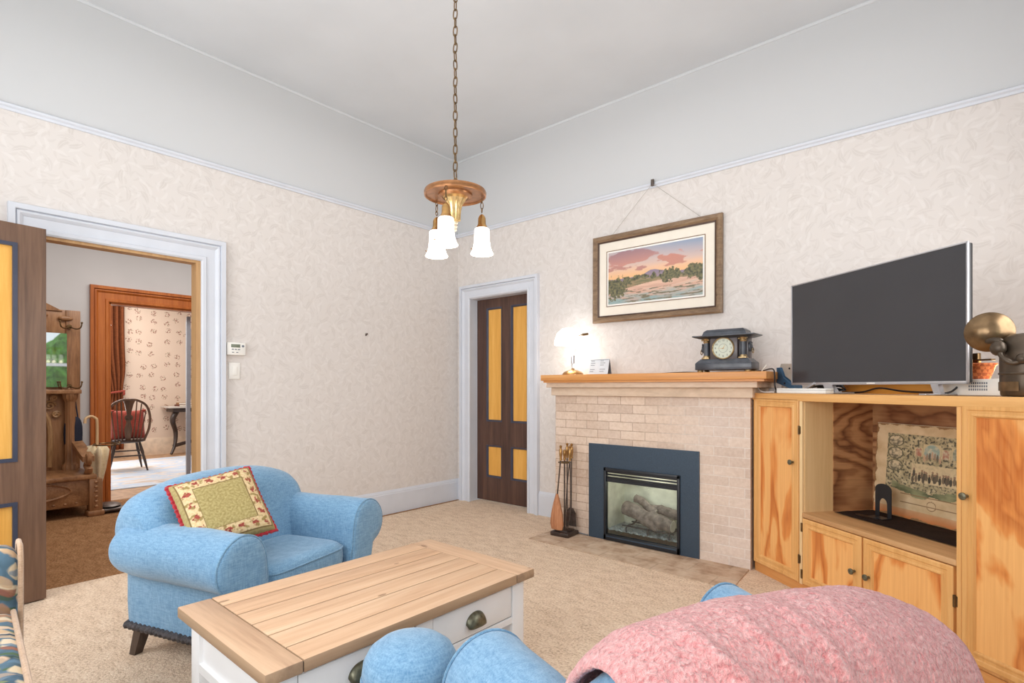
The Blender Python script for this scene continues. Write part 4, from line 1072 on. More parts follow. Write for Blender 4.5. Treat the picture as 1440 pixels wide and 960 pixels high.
def make_armchair(label, loc, rot):
    t = thing('armchair', label, 'armchair', loc, rot, 'matching blue armchairs')
    for s in (-1, 1):
        st_ = [(-.66,.86),(-.645,.95),(-.62,1.0)]+[(-.62+.66*i/12, 1.0+.03*math.sin(i*.26)) for i in range(1,12)]+[(.04,1.03),(.060,1.02),(.074,.985),(.080,.90),(.082,.6)]
        rs = [arm_ring(y, s, k) for y, k in st_]
        am = part('arm', MB().rings(rs if s > 0 else rs), M['blue'], t, ang=70)
        pr = [Vector(p)+Vector((0,.002,0)) for p in arm_ring(.068, s, 1.02)]
        part('piping', MB().tube(pr, .0045, 6), M['bluepipe'], am)
    xs_ = [-BW+.0005, -BW+.004,-BW+.015,-BW+.035,-BW+.06]+[-.38+.76*i/16 for i in range(17)]+[BW-.06,BW-.035,BW-.015,BW-.004, BW-.0005]
    part('backrest', MB().rings([back_ring(x) for x in xs_]), M['blue'], t, ang=70)
    # seat base and cushion
    part('seat_base', MB().box(-.42,.42,-.62,.045,.15,.30,.02), M['blue'], t)
    def cush(u, v):
        th = 2*PI*u; ph = -PI/2+PI*v
        def pw(a, e): return math.copysign(abs(a)**e, a)
        cx_ = pw(math.cos(ph), .35)
        return (.268*cx_*pw(math.cos(th), .3), -.16+.225*cx_*pw(math.sin(th), .3), .362+.080*pw(math.sin(ph), .6)+.020*max(0, math.sin(ph))*math.cos(ph*1.0))
    sc = part('seat_cushion', MB().grid(cush, 72, 28), M['blue'], t, ang=80)
    pts = [(.266*math.copysign(abs(math.cos(a))**.3, math.cos(a)), -.16+.224*math.copysign(abs(math.sin(a))**.3, math.sin(a))) for a in [2*PI*k/64 for k in range(64)]]
    part('piping', MB().tube([(x, y, .408) for x, y in pts], .0045, 6, True), M['bluepipe'], sc)
    # rope trim and legs
    rp = [(-.435,-.66),(.435,-.66),(.435,.072),(-.435,.072)]
    mb = MB()
    for i in range(4):
        a, b = Vector(rp[i]+(.147,)), Vector(rp[(i+1) % 4]+(.147,)); n = int((b-a).length/.006)
        mb.tube([a.lerp(b, k/n) for k in range(n+1)], [.017+.0035*math.sin(k*1.25) for k in range(n+1)], 8)
    part('rope_trim', mb, M['rope'], t)
    part('base_rail', MB().box(-.43,.43,-.655,.068,.132,.162,.004), M['darkwood'], t)
    for sx in (-1, 1):
        for y, dy in ((-.60,-.04),(.03,.02)):
            w = .026
            top = [(sx*.395+w,y+w,.135),(sx*.395-w,y+w,.135),(sx*.395-w,y-w,.135),(sx*.395+w,y-w,.135)]
            w2 = .019; bx_, by_ = sx*.405, y+dy
            part('leg', MB().rings([top, [(bx_+w2,by_+w2,0),(bx_-w2,by_+w2,0),(bx_-w2,by_-w2,0),(bx_+w2,by_-w2,0)]]), M['darkwood'], t, smooth=False)
    return t
CH1 = (1.82,-2.735,0); CR1 = R(18.1-90)
a1 = make_armchair('light blue rolled-arm armchair with fringed pillow, beside the doorway', CH1, CR1)
CH2 = (3.543,-2.738,0); CR2 = R(64.7)
a1.scale = (.95,.95,.95)
a2 = dup(a1, CH2, CR2, 'light blue armchair in the foreground, under the pink blanket')
a2.scale = (.91,.80,.95)

# square tapestry pillow
def pillow_pts(L, T, u, v, side):
    x, y = u*2-1, v*2-1
    e = (1-x**4)*(1-y**4)
    pin = 1-.045*(1-abs(x*y))*0-.05*((1-y*y)*abs(x)**3 + (1-x*x)*abs(y)**3)*0
    px = x*(1-.05*(1-y*y)) if False else x*(1-.045*(1-y*y)*abs(x))
    py = y*(1-.045*(1-x*x)*abs(y))
    return Vector((px*L/2, py*L/2, side*T/2*max(0, e)**.42))
def cam_scale(p, k): return Vector((4.244,-4.035,1.2))+(Vector(p)-Vector((4.244,-4.035,1.2)))*k
hh = R(18.1)
def chl(x, y, z): return (CH1[0]+x*math.sin(hh)+y*math.cos(hh), CH1[1]-x*math.cos(hh)+y*math.sin(hh), z)
TRp, TLp, BRp = [cam_scale(chl(*p), .985) for p in ((.011,-.347,.795),(.332,-.466,.743),(.046,-.133,.525))]
xa = (TRp-TLp).normalized(); ya = (TRp-BRp); ya = (ya-xa*ya.dot(xa)).normalized(); za = xa.cross(ya)
Lp = .350
ctr = (TLp+BRp)/2
pw_ = thing('throw_pillow', 'square olive tapestry pillow with floral border and red fringe on the blue armchair', 'pillow', tuple(ctr))
pw_.rotation_euler = rot_frame(xa, ya, za).to_euler()
def pil_col(u, v):
    x, y = abs(u*2-1), abs(v*2-1); m_ = max(x, y); n = fb(u, v, 40, 3)
    oliv = lerpc(C(150,134,82), C(182,166,112), .5+n)
    if m_ > .93: return lerpc(oliv, C(170,150,100), .4)
    if m_ > .60:
        c = lerpc(C(222,200,158), C(206,178,130), .5+n)
        s_ = (u if y > x else v)
        f = 1-((abs(((s_*6.0+.5*0) % 1)-.5))/.30)**2-((m_-.765)/.10)**2+1.3*fb(u, v, 26, 3)
        if f > .25: c = lerpc(c, lerpc(C(124,46,44), C(176,84,66), .5+fb(u, v, 50, 2)), (f-.25)*4)
        g = fb(u+3, v, 17, 4)
        if g > .18: c = lerpc(c, C(150,128,76), (g-.18)*4)
        if m_ > .905 or m_ < .625: c = C(120,96,56)
        return c
    return oliv
painted_grid('front_cover', lambda u, v: pillow_pts(Lp, .15, u, v, 1), 150, 150, pil_col, pw_, M['paintcloth'])
part('back_cover', MB().grid(lambda u, v: pillow_pts(Lp, .15, v, u, -1), 30, 30), plain('olive_cloth', C(160,148,104), .9, var=.05), pw_, fixn=False)
edge = []
for k in range(160):
    a = k/160*4; i = int(a); f = a-i
    u, v = ((f,0),(1,f),(1-f,1),(0,1-f))[i]
    p = pillow_pts(Lp, .15, u, v, 0); edge.append(p+p.normalized()*(.004))
part('fringe', MB().tube(edge, [.0085+.003*math.sin(k*2.4) for k in range(160)], 6, True), M['red'], pw_, label='red twisted fringe')

# rounded blue pouf between the coffee table and the foreground armchair
kc = thing('upholstered_pouf', 'rounded light blue upholstered pouf between the coffee table and foreground armchair', 'pouf', (3.092,-3.112,0))
kc.scale = (1.0,1.0,.94)
part('pouf_body', MB().lathe([(.085,.03),(.112,.05),(.120,.14),(.124,.30),(.128,.42),(.126,.455)], (0,0,0), 44), M['blue'], kc, ang=70)
part('cushion_top', MB().lathe([(.124,.455),(.128,.475),(.124,.505),(.110,.533),(.085,.553),(.05,.565),(.015,.569),(.001,.569)], (0,0,0), 44), M['blue'], kc, ang=80)
part('piping', MB().tube([(.127*math.cos(2*PI*k/40), .127*math.sin(2*PI*k/40), .457) for k in range(40)], .005, 6, True), M['bluepipe'], kc)
for k in range(3): part('leg', MB().cyl((.07*math.cos(k*2.1),.07*math.sin(k*2.1),0),(.06*math.cos(k*2.1),.06*math.sin(k*2.1),.04),.014,.018,10), M['darkwood'], kc)

# pink plush blanket over the back of the foreground armchair (built in that chair's frame)
pb = thing('plush_blanket', 'pink plush blanket draped over the back of the foreground blue armchair', 'blanket', CH2, CR2)
pb.scale = (.91,.80,.95)
def blanket(u, v):
    # u: along the back (left hem -> past the right end), v: from the front face over the top and down behind
    i0, i1 = 10+13*max(0, min(1, (u-.66)/.25)), 55
    hem = -.470+.11*v*v+.02*math.sin(v*3.0)+.03*noise.noise(Vector((v*5, 0, 2)))
    x = hem+(BW-.004-hem)*u
    ring_ = back_ring(x, .0, 6)
    f = i0+(i1-i0)*v*.98; i = int(f); fr_ = f-i
    p = ring_[i].lerp(ring_[min(i+1, len(ring_)-1)], fr_)
    t = ring_[min(i+2, len(ring_)-1)]-ring_[max(i-2, 0)]
    nrm = Vector((0, t.z, -t.y)).normalized()
    if nrm.dot(p-Vector((x, -.56, .50))) < 0: nrm = -nrm
    q = (x+BW)/(2*BW)
    edge_ = max(0, (abs(x)-(BW-.075))/.075)
    d = .018+.012*edge_
    w = max(0, min(1, (v-.37)*4.0))*max(0, min(1, (.80-u)*2.0))
    ph = (x*1.0+(p.z-.7)*.55)*52+2.6*noise.noise(Vector((x*4, p.z*4, 0)))
    d += w*.024*max(0, math.sin(ph))**1.5*(.75+.6*noise.noise(Vector((x*5, p.z*3, 4))))
    d += .008*noise.noise(Vector((x*7, p.y*7, p.z*7)))+.0025*noise.noise(Vector((x*60, p.y*60, p.z*60)))
    d += .012*math.exp(-(u/.03)**2)
    px = p+nrm*(d+.012*(1-u))
    px.z += min(1, u/.10)*.045*max(0, -x/BW)**1.2*max(0, 1-max(0, v-.35)*1.3)*(1-.3*abs(v-.4))
    px.x += edge_**2*.030
    return px
bo = part('blanket_cloth', MB().grid(blanket, 150, 110), M['pink'], pb, ang=180)
md = bo.modifiers.new('thick', 'SOLIDIFY'); md.thickness = .014; md.offset = -1

# ------------------------------------------------------------------ floral sofa, lower left
fs = thing('floral_sofa', 'dark floral sofa with tan piping at the lower left edge', 'sofa', (1.75,-3.757,0), R(-4))
def rbox(x0, x1, y0, y1, z0, z1, r): return MB().box(x0, x1, y0, y1, z0, z1, r, seg=4)
part('sofa_base', rbox(-.16,1.72,-.80,-.02,.08,.30,.03), M['floral'], fs)
sc = part('seat_cushion', rbox(.005,.86,-.62,.02,.30,.452,.045), M['floral'], fs)
part('piping', MB().tube([(.01,.012,.44),(.86,.012,.44)], .008, 8).tube([(.01,.012,.315),(.86,.012,.315)], .008, 8), M['tanpipe'], sc, label='tan piping')
sc = part('seat_cushion', rbox(.865,1.60,-.62,.02,.30,.452,.045), M['floral'], fs)
part('piping', MB().tube([(.865,.012,.44),(1.6,.012,.44)], .008, 8), M['tanpipe'], sc, label='tan piping')
for x0, x1 in ((-.17,0.0),(1.605,1.775)):
    am = part('arm', rbox(x0, x1, -.80, .03, .08, .645, .05), M['floral'], fs)
    part('piping', MB().tube(smoothpath([(x1-.01 if x0<0 else x0+.01,.03,.10),(x1-.008 if x0<0 else x0+.008,.032,.58),((x0+x1)/2,.032,.648),(x0+.008 if x0<0 else x1-.008,.032,.58),(x0+.01 if x0<0 else x1-.01,.03,.10)], 6), .008, 8), M['tanpipe'], am, label='tan piping')
part('backrest', rbox(-.15,1.75,-.88,-.62,.10,.86,.08), M['floral'], fs)
for x in (-.1, 1.68):
    for y in (-.8, -.06): part('leg', MB().cyl((x,y,0),(x,y,.09),.02,.026,12), M['darkwood'], fs)
# ------------------------------------------------------------------ the hall: hall tree, umbrella
ht = thing('hall_tree', 'carved dark wood hall tree with mirror, hooks and bench in the hall', 'hall tree', (-2.64,-3.275,0), R(90))
# local: x along the wall, front is -y
mb = MB().box(-.54,.54,-.02,.02,.36,1.20,.004).box(-.54,-.425,-.03,.02,1.15,1.965,.006).box(.425,.54,-.03,.02,1.15,1.965,.006).box(-.43,.43,-.02,.02,1.72,1.965,.006)
mb.prism([(-.40,1.95),(-.25,2.03),(0,2.10),(.25,2.03),(.40,1.95)], 'y', -.035, .01)
part('back_panel', mb, M['walnut'], ht)
mi = part('mirror', MB().box(-.43,.43,-.008,-.002,1.20,1.73), M['mirror'], ht, smooth=False, label='bevelled mirror'); mi.location = (0,-.024,0); mi.rotation_euler = (0,0,R(-2.5))
for x in (-.45, .45): part('column', MB().lathe([(.060,.385),(.060,.43),(.045,.45),(.040,.47),(.040,1.05),(.047,1.07),(.060,1.09),(.062,1.14)], (x,-.075,0), 28, None, 14, .045), M['walnut'], ht)
mb = MB().box(-.53,.53,-.14,.02,1.135,1.175,.006)
part('ledge', mb, M['walnuty'], ht)
mb = MB()   # arched carving between the columns
for s in (-1, 1): mb.tube(smoothpath([(s*.30,-.03,.42),(s*.30,-.035,.80),(s*.24,-.035,.98),(s*.12,-.035,1.08),(0,-.035,1.11)], 6), .022, 8)
for s in (-1, 1):
    for cx_, cz, r_ in ((.30,1.02,.05),(.22,1.09,.04),(.35,.93,.035),(.33,1.09,.03)):
        mb.tube([(s*cx_+(r_*(1-k/26))*math.cos(k*.5)*s, -.035, cz+(r_*(1-k/26))*math.sin(k*.5)) for k in range(24)], .010, 6)
mb.ell((0,-.03,.75),(.14,.02,.2),24,12)
mb.tube([(.20*math.cos(a*PI/20), -.035, .74+.24*math.sin(a*PI/20)) for a in range(40)], .014, 6, True)
part('carved_arch', mb, wood('light_carved_oak', [C(120,84,52), C(168,130,90), C(192,156,116)], 'z', 12, .2, .4), ht)
part('carved_crest', MB().ell((.20,-.04,1.90),(.09,.02,.03),14,8).ell((-.20,-.04,1.90),(.09,.02,.03),14,8).ell((0,-.04,1.96),(.08,.03,.06),14,8).ell((.42,-.04,1.88),(.06,.014,.022),12,8).ell((.44,-.04,1.18),(.05,.02,.02),12,8), M['walnut'], ht)
for x in (-.45, .45):
    for z in (1.80, 1.21):
        mb = MB().cyl((x,-.03,z),(x,-.05,z),.022,.02,14)
        for s in (-1, 1): mb.tube(smoothpath([(x,-.05,z),(x+s*.04,-.085,z-.022),(x+s*.075,-.11,z-.01),(x+s*.085,-.115,z+.035)], 5), .006, 8).ell((x+s*.085,-.115,z+.04),(.010,.010,.010),8,6)
        part('coat_hook', mb, M['brassdark'], ht)
bz = MB().box(-.54,.54,-.60,.0,.10,.345,.01)
part('bench_box', bz, M['walnuty'], ht)
el = MB()
el.tube([(.36*math.cos(a*PI/24), -.605, .255+.085*math.sin(a*PI/24)) for a in range(48)], .012, 6, True)
for k in range(11): el.ell((-.40+.08*k,-.602,.135),(.012,.008,.010),8,6)
part('front_carving', el, M['walnut'], ht)
part('bench_lid', MB().box(-.55,.55,-.635,-.02,.345,.385,.008), M['walnuty'], ht)
for s in (-1, 1):
    po_ = MB().box(s*.54-.05,s*.54+.05,-.645,-.54,.03,.345,.006).box(s*.54-.065,s*.54+.065,-.66,-.525,0,.05,.012)
    for k in range(6): po_.ell((s*.54,-.648,.09+.045*k),(.016,.010,.014),10,8)
    part('front_post', po_, M['walnut'], ht)
    ar = MB().rings([[(s*.50+q*.045, -.56+(.50)*t+.02*math.sin(t*6), z) for q, z in ((-1,.50+.12*t),(1,.50+.12*t),(1,.55+.12*t),(-1,.55+.12*t))] for t in [i/8 for i in range(9)]])
    ar.tube([(s*.50, -.555+.05*(1-k/30)*math.cos(k*.45), .515+.05*(1-k/30)*math.sin(k*.45)) for k in range(28)], .022, 8)
    ar.tube(smoothpath([(s*.50,-.52,.39),(s*.50,-.58,.43),(s*.50,-.50,.46),(s*.50,-.56,.50)], 5), .030, 10)
    part('arm_rest', ar, M['walnut'], ht)
part('drip_tray', MB().box(.56,.78,-.64,-.30,.02,.045,.01).ell((.67,-.47,.06),(.10,.15,.016),18,6), M['iron'], ht)
part('umbrella_ring', MB().tube([(.66+.10*math.cos(a*PI/12), -.45+.14*math.sin(a*PI/12), .645) for a in range(24)], .007, 6, True).tube([(.55,-.45,.645),(.58,-.45,.645)], .007, 6).ell((.765,-.45,.65),(.014,.014,.014),8,6), M['brassdark'], ht)
um = thing('umbrella', 'cream furled umbrella with cane crook handle standing beside the hall tree', 'umbrella', (-2.30,-2.665,.07))
part('crook_handle', MB().tube(smoothpath([(0,0,.50),(0,0,.78),(0,-.012,.825),(0,-.05,.845),(0,-.088,.825),(0,-.095,.78)], 6), .013, 10), wood('cane', [C(190,150,106), C(216,180,136), C(230,200,160)], 'z', 20, .1, .4), um)
rs = []
for z, r_ in ((.05,.006),(.10,.020),(.20,.045),(.32,.075),(.44,.100),(.50,.108),(.535,.085),(.545,.03)):
    rs.append([(r_*(1+.28*math.cos(6*a+1.2*z)*(z > .1))*math.cos(a), r_*(1+.28*math.cos(6*a+1.2*z)*(z > .1))*math.sin(a)*.75, z+.02*math.cos(6*a)*(z > .4)) for a in [2*PI*k/48 for k in range(48)]])
part('canopy', MB().rings(rs), M['cream'], um, ang=70)
part('ferrule', MB().cyl((0,0,.0),(0,0,.06),.005,.006,10), M['black'], um)
nv = thing('navy_bag', 'dark navy cloth bag hanging behind the hall tree column', 'bag', (-2.575,-2.80,.62), 0)
part('bag_body', MB().ell((0,0,.12),(.035,.075,.17),18,12,None,.7), M['navy'], nv)
part('strap', MB().tube(smoothpath([(0,-.04,.26),(-.03,-.02,.45),(-.035,.0,.575),(-.03,.02,.45),(0,.04,.26)], 5), .006, 6), M['navy'], nv)

# parlour: chair, cushion, rug, drape, console, books, lamp
struct_rug = tag(part('area_rug', MB().box(-6.2,-3.38,-3.4,.6,.0,.012,.004), M['rug']), 'pale blue and cream patterned rug on the parlour floor', 'rug')
wc = thing('windsor_chair', 'dark wheel-back wooden chair seen from behind on the parlour rug', 'chair', (-5.0,-1.765,.012), R(84))
part('seat', MB().lathe([(.001,.40),(.20,.40),(.235,.415),(.235,.435),(.20,.442),(.001,.438)], (0,0,0), 36), M['darkwood'], wc)
hoop = smoothpath([(-.19,-.17,.43),(-.245,-.20,.60),(-.25,-.235,.78),(-.20,-.265,.93),(-.09,-.285,1.005),(0,-.29,1.015),(.09,-.285,1.005),(.20,-.265,.93),(.25,-.235,.78),(.245,-.20,.60),(.19,-.17,.43)], 6)
brown = wood('turned_brown_wood', [C(62,42,30), C(96,68,48), C(128,96,70)], 'z', 20, .1, .35)
part('back_hoop', MB().tube(hoop, .016, 10), brown, wc)
mb = MB()
mb.prism([(-.03,.435),(-.045,.60),(-.025,.70),(-.04,.76),(-.022,.80),(-.05,.95),(-.07,1.0),(.07,1.0),(.05,.95),(.022,.80),(.04,.76),(.025,.70),(.045,.60),(.03,.435)], 'y', -.007, .007)
bmesh.ops.transform(mb.bm, matrix=Matrix.Translation((0,-.17,0)) @ Matrix.Rotation(R(0), 4, 'X') @ Matrix.Shear('XZ', 4, (0,0)), verts=mb.bm.verts)
for v in mb.bm.verts: v.co.y -= (v.co.z-.435)*.205
mb.tube([(.042*math.cos(a*PI/10), -.245, .76+.042*math.sin(a*PI/10)) for a in range(20)], .009, 6, True)
for k in range(3): mb.tube([(.04*math.cos(k*PI/3), -.245, .76+.04*math.sin(k*PI/3)), (-.04*math.cos(k*PI/3), -.245, .76-.04*math.sin(k*PI/3))], .006, 6)
part('wheel_splat', mb, brown, wc)
for x, zt in ((-.20,.85),(-.145,.955),(-.09,1.0),(.09,1.0),(.145,.955),(.20,.85)):
    part('spindle', MB().tube([(x*.72,-.17,.43),(x,-.17-(zt-.43)*.2,zt)], .008, 8), brown, wc)
for sx in (-1, 1):
    for sy in (-1, 1):
        part('leg', MB().tube(smoothpath([(sx*.14,sy*.13,.41),(sx*.17,sy*.165,.27),(sx*.185,sy*.18,.20),(sx*.225,sy*.225,0)], 4), [.014,.016,.018,.020,.021,.020,.017,.015,.017,.018,.015,.012,.011], 10), M['darkwood'], wc)
part('stretcher', MB().tube([(-.185,-.18,.20),(-.185,.18,.20)], .010, 8).tube([(.185,-.18,.20),(.185,.18,.20)], .010, 8).tube([(-.185,0,.20),(.185,0,.20)], .010, 8).tube([(-.165,-.16,.29),(.165,-.16,.29)], .009, 8), M['darkwood'], wc)
ru = thing('red_cushion', 'rust red cushion leaning inside the back of the parlour chair', 'cushion', (-4.93,-1.76,.665), 0)
def rc_(sd):
    return lambda u, v: (lambda p: Vector((sd*p.z*1.0-.0, p.x if sd > 0 else p.x, p.y)))(pillow_pts(.42, .14, u if sd > 0 else 1-u, v, 1))
mb = MB().grid(rc_(1), 24, 24); mb.grid(rc_(-1), 24, 24)
bmesh.ops.remove_doubles(mb.bm, verts=mb.bm.verts, dist=.0005)
part('cover', mb, M['rust'], ru, ang=80)
for s in (-1, 1): part('tie', MB().ell((.06,s*.19,.19),(.012,.03,.02),10,8).tube([(.05,s*.18,.19),(.07,s*.22,.14)], .006, 6), M['rust'], ru)
ru.rotation_euler = (0, R(-12), 0)
dp = thing('window_drape', 'rust brown drape tied back beside the parlour window', 'drape', (-6.78,-1.52,0))
def drape(u, v):
    z = .15+2.55*v
    g = 1-.45*math.exp(-((z-1.12)/.30)**2)-.12*max(0, 1.1-z)
    y = (u-.5)*.34*g+(.05*math.exp(-((z-1.1)/.5)**2))
    return (.02+.035*math.sin(u*PI*9+z*.6)*g, y, z)
o = part('curtain', MB().grid(drape, 90, 60), M['drape'], dp, ang=180); md = o.modifiers.new('t', 'SOLIDIFY'); md.thickness = .006
part('tie_back', MB().tube([(.035+.05*math.cos(a*PI/10), .05+.115*math.sin(a*PI/10), 1.12+.02*math.sin(a*PI/10)) for a in range(20)], .016, 8, True).ell((.06,.15,1.10),(.02,.02,.045),10,8), M['rust'], dp)
part('curtain_rod', MB().cyl((.03,-1.25,2.70),(.03,.22,2.70),.016,.016,12), M['brassdark'], dp)
cs = thing('console_table', 'pale topped console table with dark carved legs at the parlour wall', 'table', (-6.62,-.30,0))
part('console_top', MB().box(-.20,.24,-.50,.50,.83,.86,.008), wood('grey_marble_top', [C(170,160,150), C(200,192,182), C(220,214,206)], 'y', 6, .4, .3), cs)
part('apron', MB().box(-.18,.20,-.42,.42,.76,.83,.01), M['darkwood'], cs)
for s in (-1, 1): part('leg', MB().tube(smoothpath([(.10,s*.34,.78),(.16,s*.42,.62),(.02,s*.33,.40),(.08,s*.36,.18),(.16,s*.44,.03)], 6), [.05-.0012*i for i in range(25)], 10), M['darkwood'], cs)
part('stretcher', MB().tube(smoothpath([(.08,-.38,.16),(.0,0,.22),(.08,.38,.16)], 6), .03, 10), M['darkwood'], cs)
for i, (c, w) in enumerate(((C(110,60,46), .26), (C(150,110,70), .23))):
    b_ = thing('book', ('thick brown book lying flat on the console table', 'thinner tan book on top of the brown book on the console')[i], 'book', (-6.55,-.50,.86+.032*i), R(6-10*i), 'books on the console table')
    part('cover', MB().box(-.09,.09,-w/2,w/2,0,.032,.003), plain('book_cover_%d' % i, c, .6), b_)
    part('pages', MB().box(-.085,.092,-w/2+.006,w/2-.006,.005,.027), M['matboard'], b_, smooth=False)
pl_ = thing('candle_bulb_lamp', 'small hanging lamp with a glowing bulb in the parlour', 'lamp', (-4.5,-2.105,0))
part('cord', MB().cyl((0,0,2.02),(0,0,3.05),.004,.004,6), M['brassdark'], pl_)
part('smoke_bell', MB().lathe([(.006,2.06),(.05,2.03),(.055,2.02),(.005,2.05)], (0,0,0), 20), M['lampshade'] if False else M['thermo'], pl_)
part('socket', MB().cyl((0,0,1.82),(0,0,2.02),.010,.014,10), M['brass'], pl_)
part('bulb', MB().ell((0,0,1.765),(.026,.026,.060),14,10), M['bulb'], pl_)

# ------------------------------------------------------------------ things on the left wall
th_ = thing('thermostat', 'white thermostat with small grey display beside the doorway casing', 'thermostat', (0,-2.303,1.487))
part('body', MB().box(.0,.028,-.067,.067,-.047,.047,.005), M['thermo'], th_)
part('display', MB().box(.027,.0295,-.040,.026,.010,.034,.001), M['lcd'], th_, label='grey display')
for k in range(3): part('button', MB().box(.027,.030,-.036+.022*k,-.020+.022*k,-.008,-.001,.001), M['greyline'], th_)
for k in range(2): part('button', MB().box(.027,.030,-.034+.030*k,-.018+.030*k,-.030,-.024,.001), M['greyline'], th_)
part('dial_knob', MB().cyl((.027,.046,.022),(.030,.046,.022),.009,.009,14), M['greyline'], th_)
sw = thing('light_switch', 'white light switch plate under the thermostat', 'switch', (0,-2.309,1.322))
part('plate', MB().box(0,.007,-.040,.040,-.062,.062,.003), M['thermo'], sw)
part('rocker', MB().box(.006,.012,-.017,.017,-.034,.034,.002), M['thermo'], sw)
nl = tag(part('wall_nail', MB().cyl((0,-1.155,1.684),(.022,-1.155,1.684),.0045,.0045,8).cyl((.020,-1.155,1.684),(.024,-1.155,1.684),.008,.008,10).box(0,.008,-1.160,-1.150,1.668,1.69), M['iron']), 'small dark nail in the bare left wall', 'nail')

# ------------------------------------------------------------------ hanging lamp
pd = thing('pendant_lamp', 'brass chain pendant lamp with three lit frosted glass bell shades', 'lamp', (2.296,-2.20,0))
DZ = 2.155
mb = MB(); z = DZ+.045; k = 0
random.seed(2)
while z < CH-.03:
    h, w = .0245, .0095
    a = R(90*(k % 2)+22+random.uniform(-14,14)); t = R(random.uniform(-5,5))
    pts = []
    for i in range(16):
        b = 2*PI*i/16
        px = w*math.copysign(abs(math.cos(b))**.7, math.cos(b)); pz = h*math.copysign(abs(math.sin(b))**.8, math.sin(b))
        px += pz*math.tan(t)
        pts.append((px*math.cos(a), px*math.sin(a), z+pz))
    mb.tube(pts, .0030, 6, True); z += .0415; k += 1
part('chain', mb, M['brassdark'], pd)
part('ceiling_canopy', MB().lathe([(.065,CH),(.065,CH-.012),(.045,CH-.035),(.012,CH-.05),(.004,CH-.055)], (0,0,0), 28), M['brass'], pd)
part('top_loop', MB().tube([(0,.012*math.cos(b*PI/8),DZ+.030+.016*math.sin(b*PI/8)) for b in range(16)], .0035, 6, True).lathe([(.02,DZ+.004),(.012,DZ+.014),(.006,DZ+.02)], (0,0,0), 14), M['brassdark'], pd)
part('disc', MB().lathe([(.001,DZ+.012),(.135,DZ+.012),(.149,DZ+.006),(.153,DZ-.004),(.151,DZ-.018),(.145,DZ-.020),(.140,DZ-.012),(.085,DZ-.012),(.083,DZ-.020),(.064,DZ-.026),(.060,DZ-.018),(.001,DZ-.016)], (0,0,0), 56), plain('copper_brass', C(160,112,74), .32, metal=.75, var=.12, vs=30), pd, ang=30)
part('fluted_collar', MB().lathe([(.060,DZ-.016),(.062,DZ-.024),(.055,DZ-.030),(.050,DZ-.034)], (0,0,0), 40, None, 20, .03), M['brass'], pd)
part('fluted_stem', MB().lathe([(.050,DZ-.034),(.044,DZ-.044),(.034,DZ-.060),(.028,DZ-.085),(.026,DZ-.110),(.025,DZ-.138),(.012,DZ-.142)], (0,0,0), 48, None, 12, .06), plain('polished_brass', C(214,184,128), .22, metal=.7, var=.1, vs=50), pd)
part('finial', MB().lathe([(.010,DZ-.140),(.014,DZ-.150),(.009,DZ-.158),(.012,DZ-.168),(.007,DZ-.176),(.009,DZ-.184),(.002,DZ-.192)], (0,0,0), 18), M['crystal'], pd)
fw = Vector((-.65269,.75762,0)); rt = Vector((.75762,.65269,0))
for a in (18, 140, 257):
    c = rt*(.135*math.cos(R(a)))+fw*(.135*math.sin(R(a)))
    x, y = c.x, c.y
    d1 = Vector((x, y, 0)).normalized(); d2 = Vector((-d1.y, d1.x, 0))
    mb = MB(); zz = DZ-.016
    for k in range(3):
        dd_ = d1 if k % 2 else d2
        L_ = .018 if k == 1 else .011
        mb.tube([(x+dd_.x*.0065*math.cos(b*PI/7), y+dd_.y*.0065*math.cos(b*PI/7), zz-L_+L_*math.sin(b*PI/7)) for b in range(14)], .0022, 6, True)
        zz -= 2*L_-.005
    hg = part('hanging_chain', mb, M['brassdark'], pd)
    part('shade_holder', MB().lathe([(.006,2.060),(.014,2.052),(.019,2.040),(.020,2.012),(.026,2.000),(.033,1.992),(.034,1.986)], (x,y,0), 24), M['brass'], pd)
    sh = part('bell_shade', MB().lathe([(.031,1.993),(.037,1.985),(.038,1.96),(.039,1.93),(.043,1.90),(.050,1.878),(.058,1.864),(.056,1.861),(.048,1.876),(.041,1.90),(.037,1.93),(.036,1.98)], (x,y,0), 36), M['shade'], pd, label='lit frosted bell shade')
    part('bulb', MB().ell((x,y,1.915),(.022,.022,.032),14,10), M['bulb'], sh)
    part('set_screw', MB().cyl((x-rt.x*.04,y-rt.y*.04,1.885),(x-rt.x*.052-fw.x*.02,y-rt.y*.052-fw.y*.02,1.885),.003,.003,6), M['brassdark'], sh)
# ------------------------------------------------------------------ lights and camera
def area(name, loc, rot, sx, sy, e, c=(1,1,1)):
    l = bpy.data.lights.new(name, 'AREA'); l.shape = 'RECTANGLE'; l.size = sx; l.size_y = sy; l.energy = e; l.color = c
    o = bpy.data.objects.new(name, l); col.objects.link(o); o.location = loc; o.rotation_euler = rot; return o
def point(name, loc, e, c, r=.05):
    l = bpy.data.lights.new(name, 'POINT'); l.energy = e; l.color = c; l.shadow_soft_size = r
    o = bpy.data.objects.new(name, l); col.objects.link(o); o.location = loc; return o
area('fill_light', (RX-.12, -1.25, 1.75), (0, R(88), 0), .9, .8, 15, (.98,.99,1))  # added side lamp by the right wall, brightens the left wall; no fixture
area('window_light', (1.3, FY+.10, 1.66), (R(90), 0, 0), 1.15, 1.85, 37, (.98,.99,1))  # area lamp in place of daylight at an unseen front window
area('window_light', (RX-.1, -4.05, 1.66), (0, R(90), 0), 1.85, 1.3, 15, (.98,.99,1))  # added lamp at the made-up right-hand window, brightens the left wall
area('window_light', (3.2, FY+.10, 1.66), (R(90), 0, 0), 1.35, 1.85, 47, (.98,.99,1))  # stands in for daylight through the other unseen front window
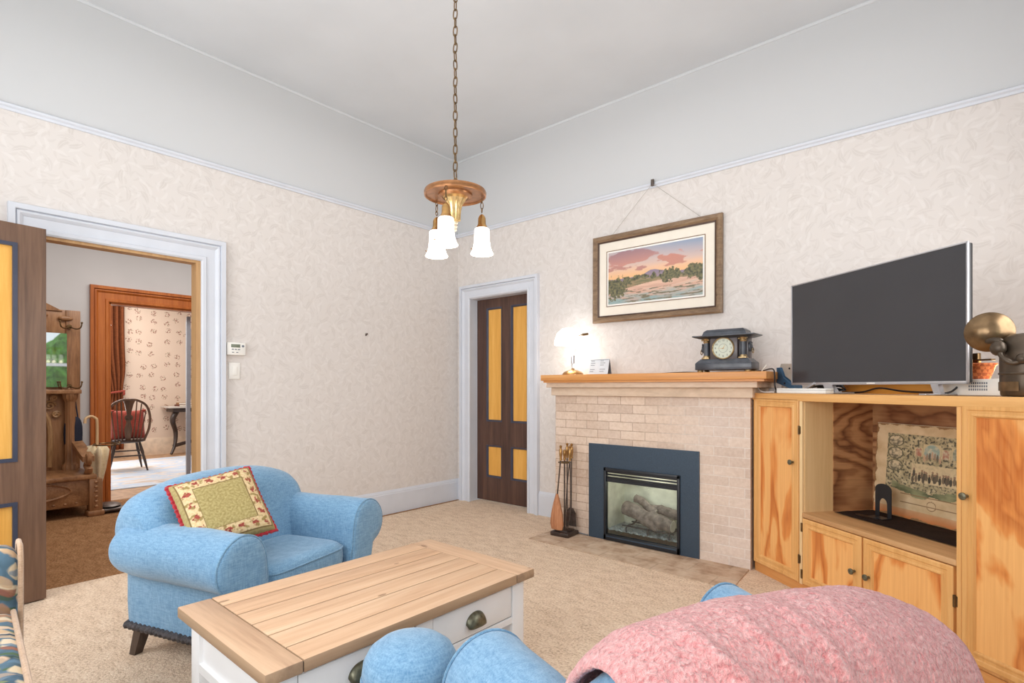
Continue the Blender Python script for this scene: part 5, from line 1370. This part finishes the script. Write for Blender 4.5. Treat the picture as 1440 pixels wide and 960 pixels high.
area('fill_light', (2.4, -2.4, 3.45), (0, 0, 0), 3.6, 3.6, 22, (1,1,1))  # added overhead fill panel, no fixture there
area('upward_fill', (2.4, -2.4, 1.9), (R(180), 0, 0), 3.0, 3.0, 12, (1,1,1))  # added lamp aimed up to brighten the ceiling
area('hall_fill', (-1.3, -2.2, 2.95), (0, 0, 0), 1.2, 2.2, 48, (1,.95,.9))  # added area lamp under the hall ceiling, no fixture
area('parlour_fill', (-5.2, -2.0, 2.95), (0, 0, 0), 2.2, 2.2, 95, (1,.96,.92))  # added overhead fill for the parlour, apart from its hanging bulb
area('parlour_window_light', (-6.7, -2.2, 1.6), (0, R(-90), 0), 1.8, 1.0, 30, (1,1,1))
for a in (18, 140, 257):
    c = rt*(.135*math.cos(R(a)))+fw*(.135*math.sin(R(a)))
    point('shade_glow', (2.296+c.x, -2.2+c.y, 1.82), .9, (1,.86,.68), .04)
point('mantel_lamp_glow', (1.58, -.20, MZ+.20), 1.7, (1,.93,.82), .05)
point('firebox_point', (2.33, -.2, .45), .9, (1,.97,.9), .06)  # point light inside the firebox, no flame modelled
point('cabinet_point', tuple(cab(1.25, .30, 1.29)), 1.1, (1,.74,.42), .03)  # warm point light by the basket, no lamp modelled there
w = bpy.data.worlds.new('World'); bpy.context.scene.world = w; w.use_nodes = True
bg = w.node_tree.nodes['Background']; bg.inputs['Color'].default_value = (.86,.93,1,1); bg.inputs['Strength'].default_value = 1.1
cam = bpy.data.cameras.new('Camera'); cam.lens = 762.26/1440*36; cam.sensor_width = 36; cam.shift_y = 64.15/1440; cam.clip_start = .05
co = bpy.data.objects.new('Camera', cam); col.objects.link(co)
co.location = (4.244, -4.0349, 1.2); co.rotation_euler = (R(90), 0, .7110417)
sc_ = bpy.context.scene; sc_.camera = co
sc_.view_settings.view_transform = 'Standard'; sc_.view_settings.look = 'None'; sc_.view_settings.exposure = 0
sc_.cycles.max_bounces = 8; sc_.cycles.diffuse_bounces = 5; sc_.cycles.transparent_max_bounces = 12
sc_.cycles.use_denoising = True; sc_.cycles.sample_clamp_indirect = 6
bpy.context.view_layer.update()
